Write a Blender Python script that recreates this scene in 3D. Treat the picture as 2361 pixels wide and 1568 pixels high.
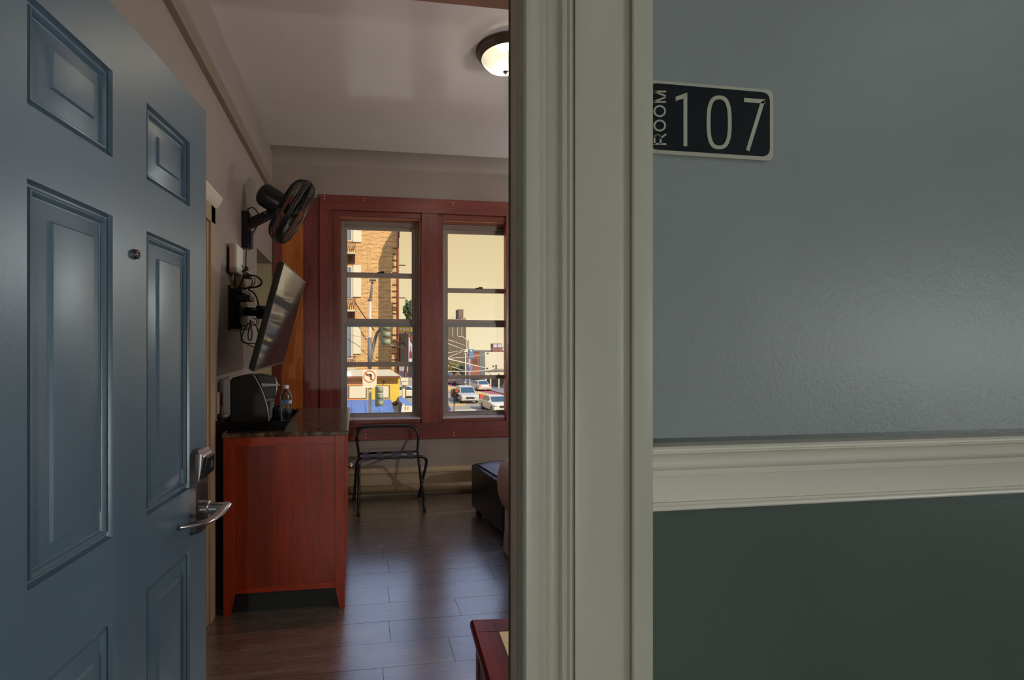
import bpy, bmesh, math, random
from mathutils import Vector, Matrix
random.seed(11)
for _o in list(bpy.data.objects):
    bpy.data.objects.remove(_o)
sc = bpy.context.scene
COL = sc.collection

# ------------------------------------------------------------------ camera, sky, sun, exposure
FPX, CX, CY, EYE, PSI = 1100.0, 971.0, 803.0, 1.35, math.radians(7.82)
_c = bpy.data.cameras.new('camera')
cam = bpy.data.objects.new('camera', _c)
COL.objects.link(cam)
cam.location = (0, 0, EYE)
cam.rotation_euler = (math.pi / 2, 0, -PSI)
_c.sensor_width = 36.0
_c.sensor_fit = 'HORIZONTAL'
_c.lens = FPX * 36.0 / 2361.0
_c.shift_x = (1180.5 - CX) / 2361.0
_c.shift_y = (CY - 784.0) / 2361.0
_c.clip_start = 0.02
_c.clip_end = 600
sc.camera = cam

sc.view_settings.view_transform = 'Standard'
sc.view_settings.look = 'None'
sc.view_settings.gamma = 1.0
sc.view_settings.use_curve_mapping = False
sc.view_settings.exposure = 0.0
sc.cycles.use_denoising = True
sc.cycles.max_bounces = 10
sc.cycles.diffuse_bounces = 6
sc.cycles.transparent_max_bounces = 16
sc.cycles.caustics_reflective = False
sc.cycles.caustics_refractive = False
sc.cycles.sample_clamp_indirect = 6.0

SUN_STRENGTH = 6.0
SKY_STRENGTH = 1.0
ROOM_LAMP = 140.0  # base power of the visible dome lamp and the added room fills
HALL_DOME_FILL = 6.0  # power of the dome fills added to the hall ceiling
HALL_WALL_FILL = 72.0  # power of the fill lamps added along the hall wall

w = bpy.data.worlds.new('sky')
sc.world = w
w.use_nodes = True
_n = w.node_tree.nodes
_l = w.node_tree.links
_n.clear()
_out = _n.new('ShaderNodeOutputWorld')
_bg = _n.new('ShaderNodeBackground')
_bg.inputs['Strength'].default_value = SKY_STRENGTH
_tc = _n.new('ShaderNodeTexCoord')
_sp = _n.new('ShaderNodeSeparateXYZ')
_rp = _n.new('ShaderNodeValToRGB')
_l.new(_tc.outputs['Generated'], _sp.inputs[0])
_l.new(_sp.outputs['Z'], _rp.inputs[0])
_l.new(_rp.outputs[0], _bg.inputs['Color'])
_l.new(_bg.outputs[0], _out.inputs[0])
_e = _rp.color_ramp.elements
_e[0].position = 0.0
_e[0].color = (0.92, 0.80, 0.52, 1)
_e[1].position = 1.0
_e[1].color = (0.52, 0.70, 1.12, 1)
for _p, _k in ((0.10, (0.88, 0.73, 0.43, 1)), (0.26, (0.76, 0.60, 0.33, 1)), (0.34, (0.78, 0.74, 0.70, 1)), (0.42, (0.64, 0.80, 1.22, 1))):
    _q = _rp.color_ramp.elements.new(_p)
    _q.color = _k

_s = bpy.data.lights.new('sun', 'SUN')
_s.energy = SUN_STRENGTH
_s.angle = math.radians(0.2)
_s.color = (1.0, 0.86, 0.62)
sun = bpy.data.objects.new('sun', _s)
COL.objects.link(sun)
SUN_DIR = Vector((-0.42, 0.70, -0.52)).normalized()
sun.rotation_euler = SUN_DIR.to_track_quat('-Z', 'Y').to_euler()

# ------------------------------------------------------------------ measuring helpers (a point of the photograph on a real plane of the room)
SP, CP = math.sin(PSI), math.cos(PSI)


def ray(px, py):
    a = (px - CX) / FPX
    b = (CY - py) / FPX
    return Vector((SP + a * CP, CP - a * SP, b))


def onY(px, py, y):
    d = ray(px, py)
    k = y / d.y
    return Vector((d.x * k, y, EYE + d.z * k))


def onX(px, py, x):
    d = ray(px, py)
    k = x / d.x
    return Vector((x, d.y * k, EYE + d.z * k))


def onZ(px, py, z):
    d = ray(px, py)
    k = (z - EYE) / d.z
    return Vector((d.x * k, d.y * k, z))


# ------------------------------------------------------------------ mesh builder
W = {}


class MB:
    def __init__(s):
        s.v = []
        s.f = []
        s.sm = []

    def add(s, vs, fs, smooth=False):
        o = len(s.v)
        s.v += [Vector(x) for x in vs]
        s.f += [tuple(i + o for i in f) for f in fs]
        s.sm += [smooth] * len(fs)
        return s

    def box(s, a, b, M=None):
        x0, y0, z0 = (min(a[i], b[i]) for i in range(3))
        x1, y1, z1 = (max(a[i], b[i]) for i in range(3))
        vs = [Vector(p) for p in ((x0, y0, z0), (x1, y0, z0), (x1, y1, z0), (x0, y1, z0), (x0, y0, z1), (x1, y0, z1), (x1, y1, z1), (x0, y1, z1))]
        if M is not None:
            vs = [M @ p for p in vs]
        return s.add(vs, [(3, 2, 1, 0), (4, 5, 6, 7), (0, 1, 5, 4), (1, 2, 6, 5), (2, 3, 7, 6), (3, 0, 4, 7)])

    def prism(s, poly, vec, smooth=False):
        """closed planar polygon (3-D points) swept along vec"""
        n = len(poly)
        vec = Vector(vec)
        vs = [Vector(p) for p in poly] + [Vector(p) + vec for p in poly]
        s.add(vs, [tuple(range(n - 1, -1, -1)), tuple(range(n, 2 * n))])
        o = len(s.v) - 2 * n
        for i in range(n):
            j = (i + 1) % n
            s.f.append((o + i, o + j, o + n + j, o + n + i))
            s.sm.append(smooth)
        return s

    def tube(s, pts, r, n=8, closed=False, flat=None):
        pts = [Vector(p) for p in pts]
        m = len(pts)
        rs = r if isinstance(r, (list, tuple)) else [r] * m
        rings = []
        t0 = (pts[1] - pts[0]).normalized()
        up = Vector((0, 0, 1)) if abs(t0.z) < 0.9 else Vector((1, 0, 0))
        u = t0.cross(up).normalized()
        for i in range(m):
            if closed:
                t = pts[(i + 1) % m] - pts[i - 1]
            else:
                t = pts[min(i + 1, m - 1)] - pts[max(i - 1, 0)]
            t.normalize()
            u = (u - t * u.dot(t))
            if u.length < 1e-6:
                u = t.orthogonal()
            u.normalize()
            v = t.cross(u)
            rings.append([pts[i] + (u * math.cos(2 * math.pi * k / n) + v * math.sin(2 * math.pi * k / n) * (flat or 1)) * rs[i] for k in range(n)])
        vs = [p for rg in rings for p in rg]
        fs = []
        for i in range(m if closed else m - 1):
            a = i * n
            b = ((i + 1) % m) * n
            for k in range(n):
                q = (k + 1) % n
                fs.append((a + k, a + q, b + q, b + k))
        s.add(vs, fs, True)
        if not closed:
            o = len(s.v) - len(vs)
            s.f.append(tuple(o + k for k in range(n - 1, -1, -1)))
            s.f.append(tuple(o + (m - 1) * n + k for k in range(n)))
            s.sm += [False, False]
        return s

    def lathe(s, prof, M=None, n=24, smooth=True):
        """prof: (radius, z) pairs round the local z axis"""
        M = M or Matrix()
        vs = []
        idx = []
        for r, z in prof:
            if r < 1e-6:
                idx.append([len(vs)] * n)
                vs.append(M @ Vector((0, 0, z)))
            else:
                idx.append([len(vs) + k for k in range(n)])
                vs += [M @ Vector((r * math.cos(2 * math.pi * k / n), r * math.sin(2 * math.pi * k / n), z)) for k in range(n)]
        fs = []
        for a, b in zip(idx, idx[1:]):
            for k in range(n):
                q = (k + 1) % n
                f = [a[k], a[q], b[q], b[k]]
                g = []
                for i in f:
                    if i not in g:
                        g.append(i)
                if len(g) > 2:
                    fs.append(tuple(g))
        return s.add(vs, fs, smooth)

    def loft(s, loops, smooth=False, caps=True):
        n = len(loops[0])
        vs = [Vector(p) for lp in loops for p in lp]
        fs = []
        for i in range(len(loops) - 1):
            for k in range(n):
                q = (k + 1) % n
                fs.append((i * n + k, i * n + q, (i + 1) * n + q, (i + 1) * n + k))
        s.add(vs, fs, smooth)
        if caps:
            o = len(s.v) - len(vs)
            s.f.append(tuple(o + k for k in range(n - 1, -1, -1)))
            s.f.append(tuple(o + (len(loops) - 1) * n + k for k in range(n)))
            s.sm += [False, False]
        return s

    def build(s, name, material, parent=None, bevel=0.0, seg=2, ang=None, local=False, sub=0, recalc=True):
        vs = s.v
        M = None
        if parent is not None:
            M = W[parent.name]
            if not local:
                inv = M.inverted()
                vs = [inv @ p for p in vs]
        me = bpy.data.meshes.new(name)
        me.from_pydata([tuple(p) for p in vs], [], s.f)
        me.polygons.foreach_set('use_smooth', s.sm)
        me.materials.append(material)
        if recalc:
            bm = bmesh.new()
            bm.from_mesh(me)
            bmesh.ops.recalc_face_normals(bm, faces=bm.faces)
            bm.to_mesh(me)
            bm.free()
        if ang is not None:
            me.polygons.foreach_set('use_smooth', [True] * len(me.polygons))
            me.set_sharp_from_angle(angle=math.radians(ang))
        me.update()
        o = bpy.data.objects.new(name, me)
        COL.objects.link(o)
        if parent is not None:
            o.parent = parent
            W[o.name] = M.copy()
        else:
            W[o.name] = Matrix()
        if bevel:
            b = o.modifiers.new('bevel', 'BEVEL')
            b.width = bevel
            b.segments = seg
            b.limit_method = 'ANGLE'
            b.angle_limit = math.radians(40)
            if ang is not None or seg > 1:
                b.harden_normals = False
        if sub:
            b = o.modifiers.new('sub', 'SUBSURF')
            b.levels = b.render_levels = sub
        return o


def tag(o, label=None, cat=None, group=None, kind=None):
    if label:
        o['label'] = label
    if cat:
        o['category'] = cat
    if group:
        o['group'] = group
    if kind:
        o['kind'] = kind
    return o


def thing(name, label, cat, loc=(0, 0, 0), rz=0.0, group=None, kind=None):
    o = bpy.data.objects.new(name, None)
    o.empty_display_size = 0.1
    COL.objects.link(o)
    o.location = loc
    o.rotation_euler = (0, 0, rz)
    W[o.name] = Matrix.Translation(Vector(loc)) @ Matrix.Rotation(rz, 4, 'Z')
    return tag(o, label, cat, group, kind)


def struct(name, mb, material, bevel=0.0, parent=None, ang=None):
    o = mb.build(name, material, parent, bevel=bevel, ang=ang)
    if parent is None:
        o['kind'] = 'structure'
    return o


def dup(root, loc, rz, label=None, group=None):
    r = root.copy()
    COL.objects.link(r)
    r.location = loc
    r.rotation_euler = (0, 0, rz)
    if label:
        r['label'] = label
    if group:
        r['group'] = group
    W[r.name] = Matrix.Translation(Vector(loc)) @ Matrix.Rotation(rz, 4, 'Z')
    for ch in list(root.children):
        c = ch.copy()
        COL.objects.link(c)
        c.parent = r
        for g in ch.children:
            d = g.copy()
            COL.objects.link(d)
            d.parent = c
    return r


# ------------------------------------------------------------------ materials
def lin(c):
    return tuple(((x / 255) / 12.92 if x / 255 <= 0.04045 else ((x / 255 + 0.055) / 1.055) ** 2.4) for x in c) + (1,)


class Mat:
    def __init__(s, name):
        s.m = bpy.data.materials.new(name)
        s.m.use_nodes = True
        s.n = s.m.node_tree.nodes
        s.l = s.m.node_tree.links
        s.b = s.n['Principled BSDF']
        s.tc = s.n.new('ShaderNodeTexCoord')

    def new(s, t):
        return s.n.new('ShaderNode' + t)

    def vec(s, scale=(1, 1, 1), src='Object'):
        mp = s.new('Mapping')
        mp.inputs['Scale'].default_value = scale
        s.l.new(s.tc.outputs[src], mp.inputs['Vector'])
        return mp.outputs[0]

    def noise(s, scale, detail=3, rough=0.5, vs=(1, 1, 1), dist=0.0):
        t = s.new('TexNoise')
        t.inputs['Scale'].default_value = scale
        t.inputs['Detail'].default_value = detail
        t.inputs['Roughness'].default_value = rough
        t.inputs['Distortion'].default_value = dist
        s.l.new(s.vec(vs), t.inputs['Vector'])
        return t.outputs[0]

    def ramp(s, fac, stops):
        r = s.new('ValToRGB')
        e = r.color_ramp.elements
        e[0].position, e[0].color = stops[0]
        e[1].position, e[1].color = stops[-1]
        for p, c in stops[1:-1]:
            q = e.new(p)
            q.color = c
        s.l.new(fac, r.inputs[0])
        return r.outputs[0]

    def mix(s, fac, a, b, mode='MIX'):
        m = s.new('MixRGB')
        m.blend_type = mode
        for i, x in enumerate((fac, a, b)):
            if hasattr(x, 'links'):
                s.l.new(x, m.inputs[i])
            else:
                m.inputs[i].default_value = x
        return m.outputs[0]

    def bump(s, h, strength=0.2, dist=0.002):
        b = s.new('Bump')
        b.inputs['Strength'].default_value = strength
        b.inputs['Distance'].default_value = dist
        s.l.new(h, b.inputs['Height'])
        s.l.new(b.outputs[0], s.b.inputs['Normal'])

    def math(s, op, a, b=0.0):
        m = s.new('Math')
        m.operation = op
        for i, x in enumerate((a, b)):
            if hasattr(x, 'links'):
                s.l.new(x, m.inputs[i])
            else:
                m.inputs[i].default_value = x
        return m.outputs[0]


def pm(name, rgb, rough=0.5, metal=0.0, var=0.0, vscale=6.0, bump=0.0, bscale=300.0, bdist=0.001, spec=0.5, coat=0.0, vs=(1, 1, 1)):
    m = Mat(name)
    c = lin(rgb)
    m.b.inputs['Base Color'].default_value = c
    m.b.inputs['Roughness'].default_value = rough
    m.b.inputs['Metallic'].default_value = metal
    m.b.inputs['Specular IOR Level'].default_value = spec
    m.b.inputs['Coat Weight'].default_value = coat
    if var:
        f = m.noise(vscale, 4, 0.6, vs)
        lo = tuple(x * (1 - var) for x in c[:3]) + (1,)
        hi = tuple(min(1, x * (1 + var)) for x in c[:3]) + (1,)
        m.l.new(m.ramp(f, [(0.3, lo), (0.7, hi)]), m.b.inputs['Base Color'])
    if bump:
        m.bump(m.noise(bscale, 2, 0.5), bump, bdist)
    return m.m


def wood(name, dark, mid, light, axis='z', scale=1.0, rough=0.35, contrast=1.0, spec=0.5, bump=0.08):
    m = Mat(name)
    st = 0.06
    vs = {'x': (st, 1, 1), 'y': (1, st, 1), 'z': (1, 1, st)}[axis]
    n1 = m.noise(9 * scale, 3, 0.55, vs, 0.3)
    n2 = m.noise(120 * scale, 3, 0.6, vs)
    c1 = m.ramp(n1, [(0.32, lin(dark)), (0.5, lin(mid)), (0.68, lin(light))])
    c2 = m.ramp(n2, [(0.35, (0.75, 0.75, 0.75, 1)), (0.6, (1.05, 1.05, 1.05, 1))])
    m.l.new(m.mix(1.0, c1, c2, 'MULTIPLY'), m.b.inputs['Base Color'])
    m.b.inputs['Roughness'].default_value = rough
    m.b.inputs['Specular IOR Level'].default_value = spec
    m.bump(n2, bump, 0.001)
    return m.m


def glass(name, tint=(1, 1, 1), refl=0.05):
    m = Mat(name)
    m.n.remove(m.b)
    tr = m.new('BsdfTransparent')
    tr.inputs[0].default_value = tint + (1,)
    gl = m.new('BsdfGlossy')
    gl.inputs['Roughness'].default_value = 0.02
    fr = m.new('LayerWeight')
    fr.inputs[0].default_value = 0.25 if refl < 0.2 else refl
    f = m.math('MULTIPLY', fr.outputs['Fresnel'], 1.0)
    f = m.math('MINIMUM', f, 0.5 if refl < 0.2 else 0.7)
    mx = m.new('MixShader')
    m.l.new(f, mx.inputs[0])
    m.l.new(tr.outputs[0], mx.inputs[1])
    m.l.new(gl.outputs[0], mx.inputs[2])
    m.l.new(mx.outputs[0], m.n['Material Output'].inputs[0])
    return m.m


def emit(name, rgb, k):
    m = Mat(name)
    m.b.inputs['Base Color'].default_value = lin(rgb)
    m.b.inputs['Emission Color'].default_value = lin(rgb)
    m.b.inputs['Emission Strength'].default_value = k
    return m.m


M = {}
M['wall_beige'] = pm('beige wall paint', (158, 148, 140), 0.5, var=0.03, vscale=3, bump=0.12, bscale=160, bdist=0.002, spec=0.35)
M['ceiling'] = pm('satin ceiling paint', (230, 222, 220), 0.16, var=0.03, vscale=2, bump=0.16, bscale=2.0, bdist=0.05, spec=0.9)
M['alcove'] = pm('pale yellow alcove paint', (196, 188, 150), 0.6)
M['hall_ceiling'] = pm('white hall ceiling paint', (200, 200, 190), 0.7)
M['hall_floor'] = pm('brown hall carpet', (90, 80, 70), 0.9, var=0.2, vscale=80)
M['casing'] = pm('old cream gloss paint', (172, 169, 156), 0.42, var=0.03, vscale=5, bump=0.35, bscale=28, bdist=0.0022, spec=0.4)
M['rail'] = pm('cream chair rail paint', (208, 203, 190), 0.38, var=0.03, vscale=5, bump=0.25, bscale=30, bdist=0.002, spec=0.45)
M['jamb'] = pm('worn taupe jamb paint', (186, 172, 156), 0.5, var=0.06, vscale=8, bump=0.2, bscale=40)
M['jamb_edge'] = pm('chipped dark jamb edge', (96, 84, 62), 0.6, var=0.5, vscale=14)
M['trim_taupe'] = pm('taupe closet casing paint', (168, 146, 116), 0.5, var=0.04)
M['trim_white'] = pm('off white cap paint', (226, 216, 200), 0.5)
M['rail_taupe'] = pm('taupe picture rail paint', (140, 124, 108), 0.5)
M['base_cream'] = pm('cream baseboard paint', (176, 158, 128), 0.45, var=0.05)
M['soffit'] = pm('red brown soffit paint', (150, 108, 92), 0.4)


def hall_wall():
    m = Mat('two tone hall paint')
    sp = m.new('SeparateXYZ')
    m.l.new(m.tc.outputs['Object'], sp.inputs[0])
    g = m.math('GREATER_THAN', sp.outputs['Z'], 1.14)
    n = m.noise(4, 3)
    up = m.ramp(n, [(0.3, lin((126, 133, 133))), (0.7, lin((131, 138, 138)))])
    lo = m.ramp(n, [(0.3, lin((72, 82, 76))), (0.7, lin((76, 86, 80)))])
    m.l.new(m.mix(g, lo, up), m.b.inputs['Base Color'])
    m.b.inputs['Roughness'].default_value = 0.42
    m.b.inputs['Specular IOR Level'].default_value = 0.45
    m.bump(m.noise(170, 3, 0.55), 0.2, 0.0022)
    return m.m


M['hall_wall'] = hall_wall()


def door_mat():
    m = Mat('blue grey door enamel')
    n = m.noise(2.5, 4, 0.6)
    base = m.ramp(n, [(0.3, lin((68, 90, 105))), (0.7, lin((74, 97, 113)))])
    # thin pale scuffs and scratches, drawn across the lower half of the leaf
    sc1 = m.noise(46, 2, 0.5, (0.12, 1, 1.0), 0.6)
    mask = m.noise(3.2, 2, 0.5)
    k = m.math('MULTIPLY', m.math('GREATER_THAN', sc1, 0.735), m.math('GREATER_THAN', mask, 0.52))
    col = m.mix(m.math('MULTIPLY', k, 0.22), base, lin((150, 165, 172)))
    m.l.new(col, m.b.inputs['Base Color'])
    m.b.inputs['Roughness'].default_value = 0.33
    m.b.inputs['Specular IOR Level'].default_value = 0.9
    m.bump(m.noise(420, 2, 0.5), 0.14, 0.0012)
    return m.m


M['door'] = door_mat()
M['wood_v'] = wood('red stained wood upright', (100, 46, 40), (122, 58, 50), (140, 70, 60), 'z', 1.0, 0.34)
M['wood_h'] = wood('red stained wood level', (102, 48, 40), (126, 60, 50), (146, 72, 60), 'x', 1.0, 0.34)
M['wood_reveal_lit'] = wood('red reveal wood in lit tone', (168, 92, 62), (186, 106, 72), (198, 118, 84), 'z', 1.0, 0.4)  # surround wood made paler to carry window light on head and right reveals
M['wood_orange'] = wood('orange veneer panel', (170, 92, 34), (186, 104, 40), (200, 116, 50), 'z', 0.7, 0.42)
M['dresser'] = wood('cherry dresser frame', (134, 37, 12), (150, 46, 16), (164, 56, 22), 'z', 1.0, 0.36)
M['dresser_h'] = wood('cherry dresser frame level', (142, 39, 12), (158, 48, 16), (172, 58, 22), 'x', 1.0, 0.36)
M['dresser_panel'] = wood('cherry dresser panel', (94, 27, 6), (132, 42, 10), (152, 50, 14), 'z', 0.55, 0.36)
M['stand'] = wood('dark cherry night stand', (92, 22, 26), (116, 30, 32), (134, 40, 40), 'y', 1.0, 0.28)
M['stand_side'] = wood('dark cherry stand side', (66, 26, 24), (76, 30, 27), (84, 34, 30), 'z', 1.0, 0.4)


def granite():
    m = Mat('polished brown granite')
    v = m.new('TexVoronoi')
    v.inputs['Scale'].default_value = 90
    m.l.new(m.vec(), v.inputs['Vector'])
    n = m.noise(35, 5, 0.65)
    c = m.ramp(n, [(0.3, lin((30, 24, 20))), (0.5, lin((82, 64, 48))), (0.62, lin((130, 108, 84))), (0.8, lin((40, 32, 28)))])
    c2 = m.mix(0.35, c, v.outputs['Color'], 'MULTIPLY')
    m.l.new(c2, m.b.inputs['Base Color'])
    m.b.inputs['Roughness'].default_value = 0.14
    return m.m


M['granite'] = granite()


def plank_mat():
    m = Mat('grey brown vinyl plank')
    oi = m.new('ObjectInfo')
    rnd = oi.outputs['Random']
    off = m.new('VectorMath')
    off.operation = 'MULTIPLY_ADD'
    mp = m.vec((0.09, 1, 1))
    m.l.new(rnd, off.inputs[0])
    off.inputs[1].default_value = (37, 53, 11)
    m.l.new(mp, off.inputs[2])

    def nz(scale, detail, dist=0.0):
        t = m.new('TexNoise')
        t.inputs['Scale'].default_value = scale
        t.inputs['Detail'].default_value = detail
        t.inputs['Roughness'].default_value = 0.62
        t.inputs['Distortion'].default_value = dist
        m.l.new(off.outputs[0], t.inputs['Vector'])
        return t.outputs[0]
    n1 = nz(11, 4, 0.8)
    n2 = nz(95, 3)
    c = m.ramp(n1, [(0.28, lin((86, 72, 62))), (0.5, lin((114, 98, 86))), (0.72, lin((140, 124, 110)))])
    c2 = m.ramp(n2, [(0.36, (0.62, 0.62, 0.62, 1)), (0.62, (1.08, 1.08, 1.08, 1))])
    c = m.mix(0.8, c, c2, 'MULTIPLY')
    tone = m.ramp(rnd, [(0.0, (0.72, 0.71, 0.70, 1)), (1.0, (1.16, 1.16, 1.18, 1))])
    c = m.mix(1.0, c, tone, 'MULTIPLY')
    m.l.new(c, m.b.inputs['Base Color'])
    r = m.ramp(n2, [(0.35, (0.30, 0.30, 0.30, 1)), (0.65, (0.22, 0.22, 0.22, 1))])
    m.l.new(r, m.b.inputs['Roughness'])
    m.b.inputs['Specular IOR Level'].default_value = 1.0
    m.b.inputs['Coat Weight'].default_value = 1.0
    m.b.inputs['Coat IOR'].default_value = 3.0
    m.b.inputs['Coat Roughness'].default_value = 0.25
    m.bump(n2, 0.08, 0.001)
    return m.m


M['plank'] = plank_mat()
M['joint'] = pm('dark floor joint', (26, 20, 17), 0.9)
M['vinyl'] = pm('taupe window frame', (158, 144, 134), 0.4, spec=0.4)
M['vinyl_grey'] = pm('grey window rail', (136, 138, 138), 0.4, spec=0.4)
M['sill_metal'] = pm('pale aluminium sill', (206, 198, 206), 0.3, spec=0.5)
M['glass'] = glass('window glass')
M['black_plastic'] = pm('black plastic', (16, 17, 18), 0.35, bump=0.1, bscale=500)
M['black_matte'] = pm('matte black plastic', (18, 20, 20), 0.55, bump=0.2, bscale=600)
M['black_metal'] = pm('black powder coated steel', (14, 14, 18), 0.32, spec=0.5)
M['strap'] = pm('black woven strap', (50, 53, 62), 0.6, bump=0.4, bscale=800)
M['leather'] = pm('black faux leather', (24, 25, 30), 0.27, bump=0.25, bscale=240, bdist=0.0012, spec=0.9)
M['chrome'] = pm('brushed nickel', (190, 186, 186), 0.22, 1.0)
M['chrome_dark'] = pm('dark nickel', (120, 112, 112), 0.3, 1.0, var=0.15, vscale=30)
M['nickel'] = pm('satin nickel lamp rim', (128, 116, 106), 0.3, 1.0)
M['lock_black'] = pm('black lock reader', (16, 17, 22), 0.28)
M['lock_line'] = pm('pale printed line', (96, 100, 112), 0.4)
M['screen'] = pm('glossy dark screen', (10, 10, 11), 0.07, spec=0.9)
M['white_plastic'] = pm('white plastic', (226, 224, 220), 0.4)
M['beige_plastic'] = pm('aged beige plastic', (196, 172, 150), 0.45)
M['sign_black'] = pm('black sign face', (14, 20, 24), 0.55, spec=0.15)
M['sign_metal'] = pm('brushed sign metal', (176, 174, 158), 0.42, 0.35, var=0.04, vscale=60, vs=(0.2, 1, 1))
M['duvet'] = pm('pink beige knit coverlet', (200, 184, 175), 0.9, bump=0.6, bscale=190, bdist=0.004)
M['sheet'] = pm('white bed sheet', (214, 208, 212), 0.8)
M['cup'] = glass('clear cup wrapper', (0.82, 0.86, 0.88), 0.5)
M['bottle'] = glass('clear bottle plastic', (0.84, 0.90, 0.95), 0.5)
M['cap'] = pm('white bottle cap', (214, 220, 226), 0.4)
M['label_blue'] = pm('blue bottle band', (40, 76, 130), 0.4)
M['label_clear'] = pm('pale bottle band', (170, 178, 190), 0.4)
M['paper'] = pm('pale yellow paper', (232, 212, 164), 0.7)
M['bulb'] = emit('lit lamp bulb', (255, 226, 172), 1.0)


def lamp_glass():
    m = Mat('frosted lamp glass')
    m.n.remove(m.b)
    tr = m.new('BsdfTransparent')
    tr.inputs[0].default_value = (1.0, 0.98, 0.92, 1)
    df = m.new('BsdfTranslucent')
    df.inputs[0].default_value = (0.80, 0.84, 0.76, 1)
    d2 = m.new('BsdfDiffuse')
    d2.inputs[0].default_value = (0.80, 0.84, 0.76, 1)
    a = m.new('MixShader')
    a.inputs[0].default_value = 0.75
    m.l.new(df.outputs[0], a.inputs[1])
    m.l.new(d2.outputs[0], a.inputs[2])
    b = m.new('MixShader')
    b.inputs[0].default_value = 0.45
    m.l.new(tr.outputs[0], b.inputs[1])
    m.l.new(a.outputs[0], b.inputs[2])
    m.l.new(b.outputs[0], m.n['Material Output'].inputs[0])
    return m.m


M['lamp_glass'] = lamp_glass()


# ------------------------------------------------------------------ room shell
XL, XR, YB, ZC = -0.735, 2.95, 4.40, 3.10
YF0, YF1 = 0.65, 0.735            # hall face and room face of the wall with the door
JX = 0.229                        # right jamb
LX = -0.56                        # left jamb
fl = MB().box((XL - 0.5, YF1 - 0.03, -0.12), (XR + 0.1, YB + 0.02, -0.008))
floor = struct('floor', fl, M['joint'])
rows = 0
y = YF1
PW = 0.1705
k0 = 2.019 - 8 * PW
y = k0
seams = {8: (0.428,), 9: (0.161,), 10: (0.5298,), 11: (0.1795,), 12: (0.811,), 14: (0.1755,), 16: (0.804,)}
known = {8: (0.4264,), 9: (0.161,), 10: (0.5298,), 11: (0.1795,), 12: (0.811,), 14: (0.1755,), 16: (0.804,)}
rng = random.Random(5)
ri = 0
while y < YB:
    y1 = min(y + PW, YB)
    ya = max(y, YF1 - 0.02)
    if y1 > ya + 0.01:
        s0 = known[ri][0] if ri in known else rng.uniform(-0.7, 0.5)
        xs = [s0 + 1.22 * k for k in range(-3, 5)]
        xs = [x for x in xs if XL < x < XR]
        ed = [XL - (0.5 if ya > 3.7 else 0)] + xs + [XR]
        for a, b in zip(ed, ed[1:]):
            if b - a < 0.02:
                continue
            p = MB().box((a + 0.0009, ya + 0.0008, -0.007), (b - 0.0009, y1 - 0.0008, rng.uniform(-0.0004, 0.0)))
            p.build('plank', M['plank'], floor)
    y = y1
    ri += 1

# ceiling with its soft reflections, coved into the window wall
cl = MB().box((XL - 0.02, YF1 - 0.02, ZC), (XR + 0.1, YB + 0.2, ZC + 0.12))
struct('ceiling', cl, M['ceiling'])
cv = MB()
prof = [Vector((XL, YB + 0.02, ZC + 0.02)), Vector((XL, YB - 0.16, ZC + 0.02)), Vector((XL, YB - 0.16, ZC))]
for i in range(1, 8):
    t = math.pi / 2 * i / 8
    prof.append(Vector((XL, YB - 0.16 + 0.16 * math.sin(t), ZC - 0.10 + 0.10 * math.cos(t))))
prof.append(Vector((XL, YB, ZC - 0.10)))
prof.append(Vector((XL, YB + 0.02, ZC - 0.10)))
cv.prism(prof, (XR - XL, 0, 0), True)
struct('trim_cove', cv, M['wall_beige'], ang=30)
bm_ = MB().box((XL, YF1, 2.45), (XR, 1.5, ZC))
struct('trim_soffit', bm_, M['soffit'], 0.004)

# left wall with the alcove beside the window
AY, AZ = 3.715, 2.105
lw = MB().box((XL - 0.12, YF1 - 0.02, 0), (XL, AY, ZC))
lw.box((XL - 0.12, AY, AZ), (XL, YB + 0.2, ZC))
struct('wall_left', lw, M['wall_beige'])
al = MB().box((XL - 0.5, AY - 0.1, 0), (XL - 0.12, AY, AZ + 0.1))
al.box((XL - 0.6, AY - 0.1, 0), (XL - 0.5, YB + 0.2, AZ + 0.1))
al.box((XL - 0.6, AY - 0.1, AZ), (XL - 0.12, YB + 0.2, AZ + 0.1))
al.box((XL - 0.6, YB, 0), (XL, YB + 0.2, AZ))
struct('wall_alcove', al, M['alcove'])
rw = MB().box((XR, YF1 - 0.02, 0), (XR + 0.12, YB + 0.2, ZC))
struct('wall_right', rw, M['wall_beige'])

# window wall: two openings
O1, O2, O3 = (-0.139, 0.599), (0.806, 1.50), (1.66, 2.72)
ZS, ZH = 0.70, 2.55
bw = MB().box((XL, YB, 0), (XR, YB + 0.2, ZS))
bw.box((XL, YB, ZH), (XR, YB + 0.2, ZC))
bw.box((XL, YB, ZS), (O1[0], YB + 0.2, ZH))
bw.box((O1[1], YB, ZS), (O2[0], YB + 0.2, ZH))
bw.box((O2[1], YB, ZS), (O3[0], YB + 0.2, ZH))
bw.box((O3[1], YB, ZS), (XR, YB + 0.2, ZH))
struct('wall_back', bw, M['wall_beige'])

# wall with the door: hall side two-tone, room side beige (thin skin)
fw = MB().box((-3.0, YF0, 0), (LX, YF1 - 0.012, 3.1))
fw.box((JX + 0.012, YF0, 0), (5.0, YF1 - 0.012, 3.1))
fw.box((LX, YF0, 2.08), (JX + 0.01, YF1 - 0.012, 3.1))
struct('wall_front', fw, M['hall_wall'])
fs = MB().box((XL, YF1 - 0.012, 0), (LX, YF1, ZC))
fs.box((JX + 0.03, YF1 - 0.012, 0), (XR, YF1, ZC))
fs.box((LX, YF1 - 0.012, 2.08), (JX + 0.03, YF1, ZC))
struct('wall_front_inside', fs, M['wall_beige'])
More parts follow.
